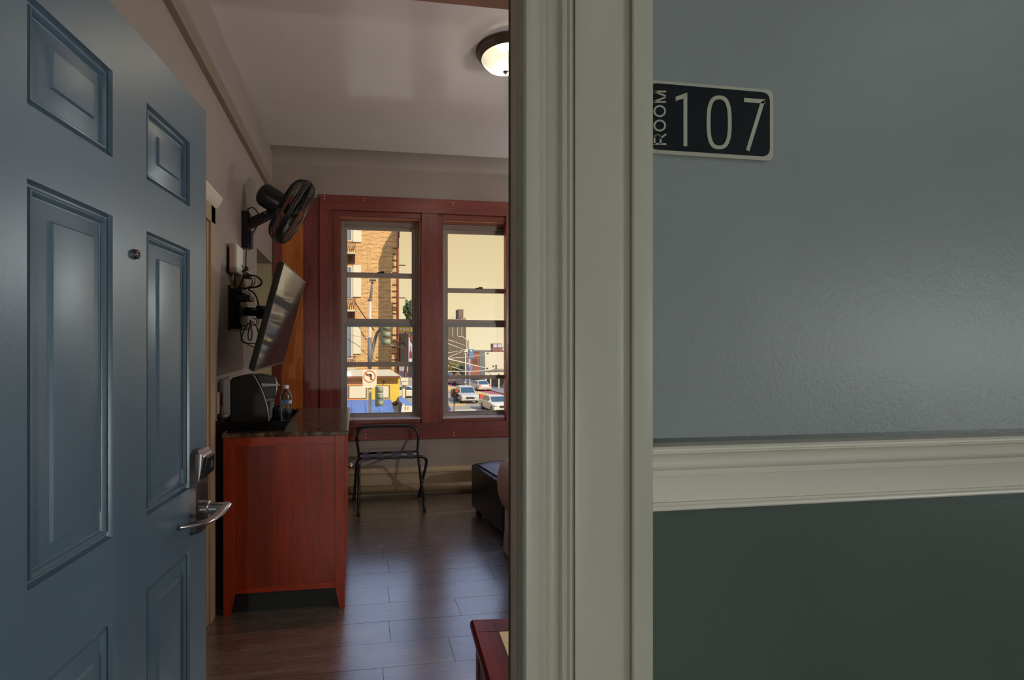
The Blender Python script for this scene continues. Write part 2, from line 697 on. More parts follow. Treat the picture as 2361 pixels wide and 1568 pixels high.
# hall shell
struct('floor_hall', MB().box((-3.0, -1.3, -0.1), (5.0, YF1 - 0.03, 0)), M['hall_floor'])
struct('ceiling_hall', MB().box((-3.0, -1.3, 2.75), (5.0, YF0, 2.85)), M['hall_ceiling'])
struct('wall_hall_back', MB().box((-3.0, -1.4, 0), (5.0, -1.3, 2.85)), M['hall_wall'])
struct('wall_hall_left', MB().box((-3.1, -1.4, 0), (-3.0, YF0 + 0.1, 2.85)), M['hall_wall'])
struct('wall_hall_right', MB().box((5.0, -1.4, 0), (5.1, YF0 + 0.1, 2.85)), M['hall_wall'])

# door frame: jamb, stop edge and the wide moulded casing
jb = MB().box((JX, 0.628, 0), (JX + 0.02, 0.686, 2.08))
jb.box((LX - 0.02, 0.628, 0), (LX, 0.735, 2.08))
jb.box((LX - 0.02, 0.628, 2.06), (JX + 0.02, 0.735, 2.08))
struct('door_frame_jamb', jb, M['jamb'])
je = MB().box((JX + 0.001, 0.6862, 0), (JX + 0.03, 0.694, 2.08))
je.box((JX + 0.0022, 0.694, 0), (JX + 0.03, 0.700, 2.08))
je.box((JX + 0.0135, 0.700, 0), (JX + 0.03, 0.738, 2.08))
struct('door_frame_edge', je, M['jamb_edge'])


def cx(px, yy):
    return onY(px, CY, yy).x


def casing_profile():
    y0 = 0.6255
    p = [(JX - 0.001, YF0 + 0.002), (JX - 0.001, 0.634), (0.2272, 0.6265)]
    # rounded lip, cove, bead and quirk
    for px, yy in ((1214, 0.6215), (1226, 0.6195), (1238, 0.620), (1246, 0.6225), (1250, 0.6265), (1258, 0.6300), (1270, 0.6312), (1280, 0.6290), (1288, 0.6245),
                   (1290.5, 0.6205), (1291.5, 0.6240), (1293, 0.6262), (1296, 0.6235), (1301, 0.6220), (1306, 0.6235), (1309, 0.6262), (1311, 0.6245), (1314, 0.6225),
                   (1318, 0.6225), (1321, 0.6245), (1323.5, 0.6280), (1325, 0.6280), (1326, 0.6215)):
        p.append((cx(px, yy), yy))
    # flat, shallow dish into the quirk, back band
    for px, yy in ((1330, 0.6205), (1425, 0.6205), (1440, 0.6225), (1448, 0.6265), (1452, 0.6285), (1455, 0.6240), (1457, 0.6180), (1462, 0.6150), (1503, 0.6125), (1505.5, 0.6140)):
        p.append((cx(px, yy), yy))
    p.append((p[-1][0], YF0 + 0.002))
    return p


pf = casing_profile()
cs = MB()
cs.prism([Vector((x, yy, 0.0)) for x, yy in pf], (0, 0, 2.3), False)
struct('trim_door_casing', cs, M['casing'], ang=38)
cs2 = MB()
xm = (JX + LX) / 2
cs2.prism([Vector((2 * xm - x, yy, 0.0)) for x, yy in pf], (0, 0, 2.3), False)
struct('trim_door_casing_far', cs2, M['casing'], ang=38)
struct('trim_door_head', MB().box((LX - 0.19, 0.6205, 2.06), (JX + 0.19, YF0 + 0.002, 2.26)), M['casing'], 0.004)

# chair rail on the hall wall
cr = [(1.2105, YF0 + 0.002), (1.2105, 0.6215), (1.2075, 0.6185), (1.2045, 0.6185), (1.2028, 0.6205), (1.2018, 0.6245), (1.2000, 0.6250), (1.1985, 0.6215), (1.1955, 0.6165),
      (1.1905, 0.6130), (1.1855, 0.6135), (1.1805, 0.6170), (1.1770, 0.6230), (1.1755, 0.6300), (1.1735, 0.6325), (1.1655, 0.6330), (1.1640, 0.6345), (1.1636, 0.6395),
      (1.1625, 0.6400), (1.1260, 0.6400), (1.1255, 0.6375), (1.1230, 0.6362), (1.1205, 0.6375), (1.1200, 0.6400), (1.1185, 0.6390), (1.1155, 0.6385), (1.1130, 0.6400), (1.1125, YF0 + 0.002)]
crm = MB().prism([Vector((0.405, yy, z)) for z, yy in cr], (4.6, 0, 0), False)
struct('trim_chair_rail', crm, M['rail'], ang=38)

# ------------------------------------------------------------------ the blue-grey six-panel door
DD = Vector((0.117127, 0.993117, 0))
DN = Vector((0.993117, -0.117127, 0))           # hall face normal
DW, DH, DT = 0.7423, 2.0325, 0.044
HINGE = Vector((-0.5141, 0.7094, 0))
DANG = math.atan2(DD.y, DD.x)
door = thing('door_1', 'blue grey six panel door standing open into the room', 'door', HINGE, DANG, kind='structure')
del door['category']
pcols = ((0.1027, 0.3138), (0.4344, 0.6429))
prows = ((0.22, 0.8114), (0.975, 1.6125), (1.7275, 1.8995))
sl = MB()
Z0 = 0.008
xs = [0, pcols[0][0], pcols[0][1], pcols[1][0], pcols[1][1], DW]
zs = [Z0] + [v for r in prows for v in r] + [DH]
for i in range(5):
    for j in range(7):
        if i in (1, 3) and j in (1, 3, 5):
            continue
        sl.add([(xs[i], 0, zs[j]), (xs[i + 1], 0, zs[j]), (xs[i + 1], 0, zs[j + 1]), (xs[i], 0, zs[j + 1])], [(0, 1, 2, 3)])
sl.add([(0, 0, Z0), (DW, 0, Z0), (DW, DT, Z0), (0, DT, Z0), (0, 0, DH), (DW, 0, DH), (DW, DT, DH), (0, DT, DH)],
       [(0, 1, 2, 3), (4, 7, 6, 5), (1, 5, 6, 2), (0, 3, 7, 4), (3, 2, 6, 7)])
leaf = sl.build('door_leaf', M['door'], door, local=True, recalc=False)
ringp = [(0, 0), (0.0010, 0.0045), (0.0040, 0.0105), (0.0072, 0.0116), (0.0100, 0.0092), (0.0122, 0.0048), (0.0152, 0.0038), (0.0178, 0.0068), (0.0202, 0.0122), (0.0226, 0.0130),
         (0.050, 0.0057), (0.052, 0.0051), (0.0553, 0.0005), (0.058, 0.0)]
for (xa, xb) in pcols:
    for (za, zb) in prows:
        r = MB()
        loops = []
        for ins, dep in ringp:
            loops.append([(xa + ins, dep, za + ins), (xb - ins, dep, za + ins), (xb - ins, dep, zb - ins), (xa + ins, dep, zb - ins)])
        vs = [p for lp in loops for p in lp]
        fs_ = []
        for i in range(len(loops) - 1):
            for k in range(4):
                q = (k + 1) % 4
                fs_.append((i * 4 + k, i * 4 + q, (i + 1) * 4 + q, (i + 1) * 4 + k))
        o = (len(loops) - 1) * 4
        fs_.append((o, o + 1, o + 2, o + 3))
        r.add(vs, fs_)
        r.build('door_panel', M['door'], door, local=True, recalc=False, ang=28)


def ylathe(x, z, y0=0.0):
    """lathe axis pointing out of the hall face (local -y)"""
    return Matrix.Translation((x, y0, z)) @ Matrix.Rotation(math.pi / 2, 4, 'X')


pv = MB().lathe([(0.0005, 0.009), (0.0045, 0.0085), (0.0058, 0.0105), (0.0088, 0.011), (0.0098, 0.0095), (0.0100, 0.003), (0.0112, 0.002), (0.0115, 0.0)], ylathe(0.386, 1.5505), 28)
pvo = pv.build('peephole', M['chrome_dark'], door, local=True, ang=30)
MB().lathe([(0.0, 0.0108), (0.0035, 0.0102), (0.0048, 0.009)], ylathe(0.386, 1.5505), 20).build('lens', M['screen'], pvo, local=True)

# electronic lock: escutcheon, reader, lever
lx0, lx1, lz0, lz1 = DW - 0.1010, DW - 0.0290, 0.846, 1.078
esc = MB()


def esc_outline(ins, zi=0.0):
    a, b = lx0 + ins, lx1 - ins
    c0, c1 = lz0 + ins + zi, lz1 - ins - zi
    pts = []
    for k in range(7):
        t = math.pi * k / 6
        pts.append(((a + b) / 2 + (b - a) / 2 * math.cos(t), c1 - 0.018 + 0.018 * math.sin(t)))
    for k in range(7):
        t = math.pi + math.pi * k / 6
        pts.append(((a + b) / 2 + (b - a) / 2 * math.cos(t), c0 + 0.012 + 0.012 * math.sin(t)))
    return pts


lps = []
for ins, dep in ((0.0, 0.0), (0.0, -0.016), (0.003, -0.020), (0.006, -0.0205)):
    lps.append([(x, dep, z) for x, z in esc_outline(ins)])
esc.loft(lps)
lock = esc.build('lock_plate', M['chrome_dark'], door, local=True, ang=32)
lock['label'] = 'brushed metal electronic lock plate'
hd = MB()
hx0, hx1 = lx0 + 0.004, lx1 - 0.004
hd.loft([[(hx0, -0.0195, 1.074), (hx1, -0.0195, 1.074), (hx1, -0.0195, 0.99), (hx0, -0.0195, 0.99)],
         [(hx0, -0.026, 1.068), (hx1, -0.026, 1.068), (hx1, -0.021, 0.99), (hx0, -0.021, 0.99)],
         [(hx0 + 0.004, -0.034, 1.058), (hx1 - 0.004, -0.034, 1.058), (hx1 - 0.004, -0.022, 0.994), (hx0 + 0.004, -0.022, 0.994)]])
hd.build('lock_cover', M['chrome'], lock, local=True, bevel=0.002, ang=40)
rd = MB()
rd.loft([[(hx0 + 0.008, -0.0215, 1.054), (hx1 - 0.006, -0.0215, 1.054), (hx1 - 0.006, -0.0215, 1.008), (hx0 + 0.008, -0.0215, 0.996)],
         [(hx0 + 0.008, -0.042, 1.054), (hx1 - 0.006, -0.042, 1.056), (hx1 - 0.006, -0.040, 1.010), (hx0 + 0.008, -0.036, 1.000)]])
rdo = rd.build('card_reader', M['lock_black'], lock, local=True, bevel=0.0015, ang=40)
rdo['label'] = 'black card reader'
mk = MB()
mx0, mx1 = hx0 + 0.033, hx0 + 0.043
for a, b in (((mx0, 1.040), (mx1, 1.041)), ((mx0, 1.022), (mx1, 1.023)), ((mx0, 1.022), (mx0 + 0.001, 1.041)), ((mx1 - 0.001, 1.022), (mx1, 1.041))):
    mk.box((a[0], -0.0424, a[1]), (b[0], -0.0395, b[1]))
mk.build('card_mark', M['lock_line'], lock, local=True)
hubx, hubz = DW - 0.065, 0.9105
hb = MB().lathe([(0.021, 0.0), (0.021, 0.018), (0.0165, 0.020), (0.0165, 0.056), (0.0150, 0.060), (0.0, 0.061)], ylathe(hubx, hubz, -0.0195), 28)
hb.build('lever_hub', M['chrome'], lock, local=True, ang=35)
lv = MB()
pts = [(hubx + 0.010, -0.078, hubz + 0.006), (hubx - 0.006, -0.079, hubz + 0.003), (hubx - 0.030, -0.076, hubz - 0.004), (hubx - 0.055, -0.069, hubz - 0.009), (hubx - 0.070, -0.062, hubz - 0.011),
       (hubx - 0.082, -0.048, hubz - 0.0115), (hubx - 0.094, -0.028, hubz - 0.012), (hubx - 0.102, -0.008, hubz - 0.012)]
lv.tube(pts, [0.0165, 0.0160, 0.0140, 0.0115, 0.0105, 0.0098, 0.0092, 0.0085], 14, flat=0.62)
lvo = lv.build('lever_handle', M['chrome'], lock, local=True, ang=50)
sc1 = MB().lathe([(0.0, 0.002), (0.004, 0.002), (0.005, 0.0)], ylathe(hubx + 0.004, hubz + 0.002, -0.0885), 14).build('lever_screw', M['chrome_dark'], lock, local=True)
MB().box((DW - 0.0008, 0.008, 0.86), (DW + 0.0018, 0.036, 1.06)).build('latch_plate', M['chrome_dark'], door, local=True)

# ------------------------------------------------------------------ room number sign
SY = 0.6455


def s4(zx, zy):
    """point of the number sign, read off its enlargement, on the sign's own plane"""
    return onY(1450 + zx / 5.8075, 150 + zy / 5.8075, SY)


def rrect(pts4, r, n=6):
    """rounded quad; pts4 corners in order"""
    out = []
    for i in range(4):
        p, a, b = pts4[i], pts4[i - 1], pts4[(i + 1) % 4]
        da = (a - p).normalized()
        db = (b - p).normalized()
        for k in range(n + 1):
            t = k / n
            out.append(p + da * r * (1 - t) ** 2 + db * r * t ** 2)
    return out


sign = thing('room_sign', 'black room number plaque with metal border on the grey hall wall', 'sign', (0.53, SY, 1.69))
q = [s4(215, 188), s4(1936, 332), s4(1936, 1285), s4(215, 1173)]
pl = MB().prism([p + Vector((0, 0.0035, 0)) for p in rrect(q, 0.012)], (0, -0.0035, 0))
pl.build('sign_plate', M['sign_metal'], sign, bevel=0.0005)
q = [s4(268, 236), s4(1886, 372), s4(1886, 1230), s4(268, 1126)]
MB().prism(rrect(q, 0.014), (0, -0.0004, 0)).build('sign_face', M['sign_black'], sign)


def glyph(name, polys):
    g = MB()
    for pg in polys:
        g.prism([s4(x, yy) + Vector((0, -0.0004, 0)) for x, yy in pg], (0, -0.0004, 0))
    return g.build(name, M['sign_metal'], sign)


glyph('digit_one', [[(777, 372), (777, 1090), (727, 1088), (727, 440)], [(777, 372), (727, 452), (622, 483), (622, 428)]])


def oval(cx_, cy_, rx, ry, st, n=36, e=2.0):
    pg = []
    for k in range(n):
        a0, a1 = 2 * math.pi * k / n, 2 * math.pi * (k + 1) / n

        def pt(a, r1, r2):
            c, s_ = math.cos(a), math.sin(a)
            return (cx_ + r1 * math.copysign(abs(c) ** (2 / e), c), cy_ + r2 * math.copysign(abs(s_) ** (2 / e), s_))
        pg.append([pt(a0, rx, ry), pt(a1, rx, ry), pt(a1, rx - st, ry - st), pt(a0, rx - st, ry - st)])
    return pg


glyph('digit_zero', oval(1204, 771, 167, 359, 50, 44, 2.75))
glyph('digit_seven', [[(1538, 442), (1822, 465), (1815, 520), (1538, 498)], [(1822, 465), (1608, 1158), (1563, 1138), (1757, 505)]])


def strokes(pts, wd):
    out = []
    for (xa, ya_), (xb, yb_) in zip(pts, pts[1:]):
        d = Vector((xb - xa, yb_ - ya_, 0)).normalized()
        n_ = Vector((-d.y, d.x, 0)) * wd / 2
        e_ = d * wd * 0.2
        out.append([(xa + n_.x - e_.x, ya_ + n_.y - e_.y), (xb + n_.x + e_.x, yb_ + n_.y + e_.y), (xb - n_.x + e_.x, yb_ - n_.y + e_.y), (xa - n_.x - e_.x, ya_ - n_.y - e_.y)])
    return out


Rp = [[(330, 1058), (492, 1062)], [(340, 1060), (340, 975)] + [(380 - 40 * math.cos(math.pi * k / 8), 975 - 36 * math.sin(math.pi * k / 8)) for k in range(9)] + [(420, 1060)], [(418, 985), (490, 930)]]
rp = []
for s_ in Rp:
    rp += strokes(s_, 24)
glyph('letter_r', rp)
glyph('letter_o', oval(409, 813, 84, 80, 24, 28))
glyph('letter_o', oval(409, 620, 84, 80, 24, 28))
mp_ = []
for s_ in [[(330, 497), (490, 497)], [(335, 492), (485, 434)], [(485, 416), (335, 355)], [(330, 356), (490, 358)]]:
    mp_ += strokes(s_, 23)
glyph('letter_m', mp_)

# ------------------------------------------------------------------ left wall trim
pr = [(-0.737, 2.688), (-0.706, 2.692), (-0.700, 2.700), (-0.700, 2.712), (-0.706, 2.718), (-0.700, 2.724), (-0.700, 2.738), (-0.706, 2.744), (-0.700, 2.750), (-0.698, 2.764), (-0.704, 2.778), (-0.712, 2.786), (-0.737, 2.786)]
struct('trim_picture_rail', MB().prism([Vector((x, YF1, z)) for x, z in pr], (0, YB - YF1, 0)), M['rail_taupe'], ang=40)
cc = MB().box((XL, 2.455, 0), (-0.700, 2.525, 2.06))
cc.box((XL, 2.43, 0), (-0.712, 2.455, 2.06))
cc.box((XL, 1.55, 1.97), (-0.700, 2.525, 2.06))
cc.box((XL, 1.55, 0), (-0.700, 1.65, 2.06))
struct('trim_closet_casing', cc, M['trim_taupe'], 0.003)
struct('trim_closet_cap', MB().prism([Vector((x, 1.52, z)) for x, z in ((XL, 2.052), (-0.703, 2.052), (-0.690, 2.062), (-0.668, 2.100), (-0.668, 2.110), (XL, 2.110))], (0, 1.015, 0)), M['trim_white'], ang=30)
cd = thing('door_2', 'taupe closet door on the left wall', 'door', (XL, 1.65, 0), 0, kind='structure')
del cd['category']
MB().box((XL - 0.001, 1.65, 0.01), (-0.722, 2.43, 1.97)).build('door_leaf', M['trim_taupe'], cd, bevel=0.003)
struct('baseboard_left', MB().box((XL, 2.525, 0), (-0.722, AY, 0.17)), M['base_cream'], 0.004)
bb = MB().prism([Vector((XL, yy, z)) for z, yy in ((0, YB), (0, 4.378), (0.195, 4.378), (0.205, 4.370), (0.215, 4.370), (0.222, 4.380), (0.238, 4.384), (0.248, 4.392), (0.25, YB))], (XR - XL, 0, 0))
struct('baseboard_back', bb, M['base_cream'], ang=35)
sh = MB().tube([(-0.05, 4.352, 0.066), (XR - 0.01, 4.352, 0.066)], 0.036, 16)
shoe = tag(sh.build('heating_pipe', M['base_cream']), 'cream painted pipe running along the base of the window wall', 'pipe')

# ------------------------------------------------------------------ red wood window surround
ws = thing('trim_window_surround', 'red stained wood surround framing both windows', 'trim', (0.5, YB, 0.5), kind='structure')
del ws['category']


def board(name, a, b, m='wood_v', bevel=0.0025):
    return MB().box(a, b).build(name, M[m], ws, bevel=bevel)


FYs = 4.360
board('head_board', (-0.3194, FYs, 2.600), (1.50, YB - 0.0005, 2.733), 'wood_h')
board('side_board', (-0.3194, FYs, 0.660), (-0.2161, YB - 0.0005, 2.5995))
board('mullion_board', (0.604, FYs, 0.660), (0.757, YB - 0.0005, 2.5995))
board('side_board', (1.409, FYs - 0.002, 0.660), (1.52, 4.43, 2.5995))
board('apron_board', (-0.3194, FYs - 0.004, 0.513), (1.52, YB - 0.0005, 0.6595), 'wood_h')
board('stop_strip', (-0.2160, 4.386, 0.660), (-0.1415, YB - 0.0005, 2.5995))
board('stop_strip', (0.7572, 4.386, 0.660), (0.806, YB - 0.0005, 2.5995))
board('stop_strip', (-0.1412, 4.384, 2.552), (0.6035, YB - 0.0005, 2.5995), 'wood_h')
board('stop_strip', (0.8062, 4.384, 2.552), (1.4085, YB - 0.0005, 2.5995), 'wood_h')
board('stop_strip', (-0.1412, 4.382, 0.660), (0.6035, YB - 0.0005, 0.692), 'wood_h')
board('stop_strip', (0.8062, 4.382, 0.660), (1.4085, YB - 0.0005, 0.692), 'wood_h')
for a, b in ((O1[0], O1[1]), (O2[0], O2[1])):
    board('reveal_board', (a - 0.002, YB, ZH - 0.012), (b + 0.002, 4.50, ZH + 0.001), 'wood_reveal_lit', 0)
    board('reveal_board', (b - 0.008, YB, ZS), (b + 0.001, 4.50, ZH - 0.012), 'wood_reveal_lit', 0)
    board('reveal_board', (a - 0.001, YB, ZS), (a + 0.006, 4.50, ZH - 0.012), 'wood_v', 0)
    board('sill_board', (a, YB - 0.012, ZS - 0.008), (b, 4.50, ZS + 0.006), 'sill_metal', 0.002)
for px, pys in ((748, (451.5, 458.5)), (840, (457, 463)), (1045, (466.5, 472.5)), (843, (1001, 1008.5)), (1046.5, (998, 1004))):
    for py in pys:
        yy = FYs if py < 800 else FYs - 0.004
        p = onY(px, py, yy)
        MB().lathe([(0.0, 0.0012), (0.0042, 0.001), (0.005, 0.0)], Matrix.Translation(p) @ Matrix.Rotation(math.pi / 2, 4, 'X'), 12).build('screw_plug', M['trim_white'], ws)

wp = thing('trim_wood_panel', 'framed orange wood panel beside the window', 'panel', (-0.525, YB, 0.5), kind='structure')
del wp['category']
MB().box((-0.7285, 4.384, 0.5), (-0.6476, YB - 0.001, 2.716)).build('stile', M['wood_v'], wp, bevel=0.002)
MB().box((-0.4600, 4.384, 0.5), (-0.3196, YB - 0.001, 2.706)).build('stile', M['wood_v'], wp, bevel=0.002)
MB().box((-0.6474, 4.385, 2.575), (-0.4602, YB - 0.001, 2.716)).build('top_rail', M['wood_h'], wp, bevel=0.002)
MB().box((-0.6474, 4.392, 0.5), (-0.4602, YB - 0.001, 2.5745)).build('panel', M['wood_orange'], wp)


# ------------------------------------------------------------------ double-hung windows
def make_window(n, X, mid, ys, gx, lock_px):
    """X: opening; ys: picture rows of the bars down the middle of the window; gx: picture columns of the glass"""
    a, b = X
    root = thing('window_%d' % n, 'double hung window with grey brown sashes', 'window', ((a + b) / 2, 4.51, ZS), kind='structure')
    del root['category']
    top, r1a, r1b, ma, mb_, mc, r3a, r3b, bot, fb = ys

    def z(py, yy=4.525):
        return onY(mid, py, yy).z
    gl, gr = onY(gx[0], 800, 4.525).x, onY(gx[1], 800, 4.525).x
    fr = MB()
    t = 0.030
    zt, zb = ZH - 0.012, ZS + 0.004
    fr.box((a, 4.505, zb), (a + t, 4.585, zt))
    fr.box((b - t, 4.505, zb), (b, 4.585, zt))
    fr.box((a + t, 4.505, zt - t), (b - t, 4.585, zt))
    fr.box((a + t, 4.505, zb), (b - t, 4.585, zb + 0.026))
    fr.box((a + t, 4.512, zt - t - 0.012), (b - t, 4.585, zt - t))
    fr.build('window_frame', M['vinyl'], root, bevel=0.002)
    us = MB()
    us.box((a + t, 4.534, z(mc)), (gl, 4.56, zt - t))
    us.box((gr, 4.534, z(mc)), (b - t, 4.56, zt - t))
    us.box((gl, 4.534, z(top)), (gr, 4.56, zt - t))
    us.box((gl, 4.534, z(mb_)), (gr, 4.56, z(ma)))
    u = us.build('upper_sash', M['vinyl'], root, bevel=0.0015)
    MB().box((gl, 4.528, z(r1b)), (gr, 4.558, z(r1a))).build('middle_rail', M['vinyl'], u, bevel=0.002)
    ls = MB()
    ls.box((a + t, 4.518, zb + 0.026), (gl - 0.002, 4.534, z(mb_)))
    ls.box((gr + 0.002, 4.518, zb + 0.026), (b - t, 4.534, z(mb_)))
    ls.box((gl - 0.002, 4.518, z(mc)), (gr + 0.002, 4.534, z(mb_)))
    ls.box((gl - 0.002, 4.518, zb + 0.026), (gr + 0.002, 4.534, z(bot)))
    l_ = ls.build('lower_sash', M['vinyl_grey'], root, bevel=0.0015)
    MB().box((gl - 0.002, 4.516, z(r3b)), (gr + 0.002, 4.533, z(r3a))).build('middle_rail', M['vinyl'], l_, bevel=0.002)
    MB().box((gl, 4.545, z(r1a)), (gr, 4.548, z(top))).build('glass_pane', M['glass'], u)
    MB().box((gl, 4.545, z(ma)), (gr, 4.548, z(r1b))).build('glass_pane', M['glass'], u)
    MB().box((gl, 4.525, z(r3a)), (gr, 4.528, z(mc))).build('glass_pane', M['glass'], l_)
    MB().box((gl, 4.525, z(bot)), (gr, 4.528, z(r3b))).build('glass_pane', M['glass'], l_)
    p = onY(lock_px, r1a, 4.528)
    lk = MB().box((p.x - 0.035, 4.520, p.z - 0.004), (p.x + 0.035, 4.545, p.z + 0.005))
    lk.box((p.x - 0.005, 4.522, p.z + 0.005), (p.x + 0.032, 4.538, p.z + 0.014))
    lk.build('sash_lock', M['black_metal'], root, bevel=0.003)
    return root


make_window(1, O1, 875, (530.5, 629, 640.5, 735, 744.5, 754, 834.5, 845.5, 951.5, 963), (801, 950), 878)
make_window(3, O3, 1330, (548, 690, 700, 741, 748, 756, 890, 898, 942, 960), (1265, 1455), 1340)
make_window(2, O2, 1097, (539.5, 665, 675.5, 738, 746, 754.5, 865, 873.5, 947, 962), (1033, 1176), 1105)

# ------------------------------------------------------------------ dresser with a granite top
DX0, DX1, DY0, DY1, DZ = -0.660, -0.056, 2.512, 3.50, 0.898
dr = thing('dresser', 'cherry red wooden dresser with tapered feet and granite top beside the window', 'dresser', ((DX0 + DX1) / 2, (DY0 + DY1) / 2, 0))
for (ya, yb) in ((DY0, DY0 + 0.022), (DY1 - 0.022, DY1)):
    for pl_ in (((DX0, DZ), (DX0, 0), (DX0 + 0.034, 0), (DX0 + 0.056, 0.108), (DX0 + 0.056, DZ)), ((DX1, DZ), (DX1 - 0.050, DZ), (DX1 - 0.050, 0.108), (DX1 - 0.026, 0), (DX1, 0))):
        MB().prism([Vector((x, ya, z)) for x, z in pl_], (0, yb - ya, 0)).build('corner_post', M['dresser'], dr, bevel=0.0012)
for (ya, yb) in ((DY0 + 0.0005, DY0 + 0.022), (DY1 - 0.022, DY1 - 0.0005)):
    for za, zb in ((DZ - 0.046, DZ), (0.108, 0.134)):
        MB().box((DX0 + 0.0562, ya, za), (DX1 - 0.0502, yb, zb)).build('side_rail', M['dresser_h'], dr, bevel=0.0012)
MB().box((DX0 + 0.0562, DY0 + 0.006, 0.134), (DX1 - 0.0502, DY0 + 0.02, DZ - 0.046)).build('side_panel', M['dresser_panel'], dr)
MB().box((DX0 + 0.0562, DY1 - 0.02, 0.134), (DX1 - 0.0502, DY1 - 0.006, DZ - 0.046)).build('side_panel', M['dresser_panel'], dr)
bx_ = MB().box((DX0 + 0.002, DY0 + 0.022, 0.108), (DX1 - 0.012, DY1 - 0.022, DZ - 0.002))
bx_.build('carcass', M['dresser_panel'], dr)
MB().box((DX0 + 0.04, DY0 + 0.030, 0.0), (DX1 - 0.03, DY1 - 0.03, 0.108)).build('plinth', M['black_matte'], dr)
MB().box((DX0 - 0.006, DY0 - 0.006, DZ), (DX1 + 0.018, DY1 + 0.012, 0.9205)).build('granite_top', M['granite'], dr, bevel=0.003)
d = MB().box((DX1 - 0.011, DY0 + 0.03, 0.14), (DX1 + 0.004, DY1 - 0.03, DZ - 0.012)).build('cabinet_door', M['dresser'], dr, bevel=0.002)
k = MB().lathe([(0.0, 0.036), (0.009, 0.036), (0.014, 0.032), (0.0155, 0.026), (0.014, 0.018), (0.007, 0.012), (0.006, 0.0)], Matrix.Translation((DX1 + 0.004, 2.77, 0.675)) @ Matrix.Rotation(math.pi / 2, 4, 'Y'), 20)
k.build('knob', M['chrome'], d)

# tray and what stands in it
TZ = 0.9205
tr = MB()
bx0, bx1, by0, by1 = -0.660, -0.370, 2.575, 2.985
rx0, rx1, ry0, ry1 = -0.690, -0.338, 2.553, 3.015


def rr(x0, x1, y0, y1, z, r=0.025, n=4):
    out = []
    for cx_, cy_, a0 in ((x1 - r, y1 - r, 0), (x0 + r, y1 - r, 90), (x0 + r, y0 + r, 180), (x1 - r, y0 + r, 270)):
        for k in range(n + 1):
            t = math.radians(a0 + 90 * k / n)
            out.append(Vector((cx_ + r * math.cos(t), cy_ + r * math.sin(t), z)))
    return out


tr.loft([rr(bx0, bx1, by0, by1, TZ + 0.0005), rr(rx0, rx1, ry0, ry1, TZ + 0.052), rr(rx0 + 0.004, rx1 - 0.004, ry0 + 0.004, ry1 - 0.004, TZ + 0.053),
         rr(bx0 + 0.004, bx1 - 0.004, by0 + 0.004, by1 - 0.004, TZ + 0.006)])
tray = tag(tr.build('serving_tray', M['black_plastic'], ang=40), 'black plastic tray with raised rim under the coffee maker', 'tray')
TB = TZ + 0.0065


def z6(zx, zy, yy):
    return onY(510 + zx / 9.22, 840 + zy / 9.22, yy)


cm = thing('coffee_maker', 'black single cup coffee maker with silver lever on the dresser tray', 'coffee maker', (-0.57, 2.74, TB))
CY0, CY1 = 2.645, 2.825
CSH = Vector((-0.20, 1.0, 0.0))
side = [(188, 345), (215, 325), (420, 268), (600, 235), (690, 226), (720, 262), (760, 330), (840, 490), (920, 700), (975, 900), (1005, 1100), (1018, 1320)]
pg = [z6(x, yy, CY0) for x, yy in side]
pg[-1].z = TB
p_b = z6(192, 1220, CY0)
pg.append(Vector((p_b.x, CY0, TB)))
MB().prism(pg, CSH * (CY1 - CY0)).build('housing', M['black_matte'], cm, bevel=0.004, ang=35)
bd = MB()
front = [z6(x, yy, CY0) for x, yy in ((700, 232), (735, 280), (780, 352), (858, 500), (938, 700), (994, 900), (1026, 1100), (1040, 1320))]
front[-1].z = TB
bk = [p - Vector((0.006, 0, -0.001)) for p in front]
for i in range(len(front) - 1):
    bd.prism([bk[i] - CSH * 0.001, front[i] - CSH * 0.001, front[i + 1] - CSH * 0.001, bk[i + 1] - CSH * 0.001], CSH * 0.016)
bo = bd.build('front_band', M['beige_plastic'], cm)
bo['label'] = 'pinkish beige front band'
hp = [(712, 222), (860, 216), (1000, 236), (1120, 262), (1160, 300), (1182, 400), (1178, 520), (1150, 640), (1108, 720), (955, 732), (900, 600), (820, 420), (760, 310)]
hdp = [z6(x, yy, CY0 + 0.02) for x, yy in hp]
MB().prism(hdp, CSH * (CY1 - CY0 - 0.04)).build('brew_head', M['black_plastic'], cm, bevel=0.004, ang=35)
ed = [z6(x, yy, CY0 + 0.018) for x, yy in ((1120, 258), (1160, 296), (1184, 400), (1181, 520), (1154, 640), (1112, 722))]
eb = MB()
eb.tube(ed, 0.0028, 6)
eb.build('head_rim', M['chrome'], cm)
lp = [z6(x, yy, CY0 + 0.014) for x, yy in ((842, 398), (1000, 402), (1180, 412), (1240, 424), (1254, 440), (1236, 456), (1150, 466), (870, 480))]
lvr = MB().prism(lp, CSH * (CY1 - CY0 - 0.028)).build('lever', M['chrome'], cm, bevel=0.002, ang=35)
lvr['label'] = 'silver lever handle'
MB().prism([Vector((-0.475, CY0 + 0.02, TB)), Vector((-0.440, CY0 + 0.02, TB)), Vector((-0.440, CY0 + 0.02, TB + 0.012)), Vector((-0.475, CY0 + 0.02, TB + 0.012))], CSH * 0.13).build('drip_tray', M['black_plastic'], cm, bevel=0.003)

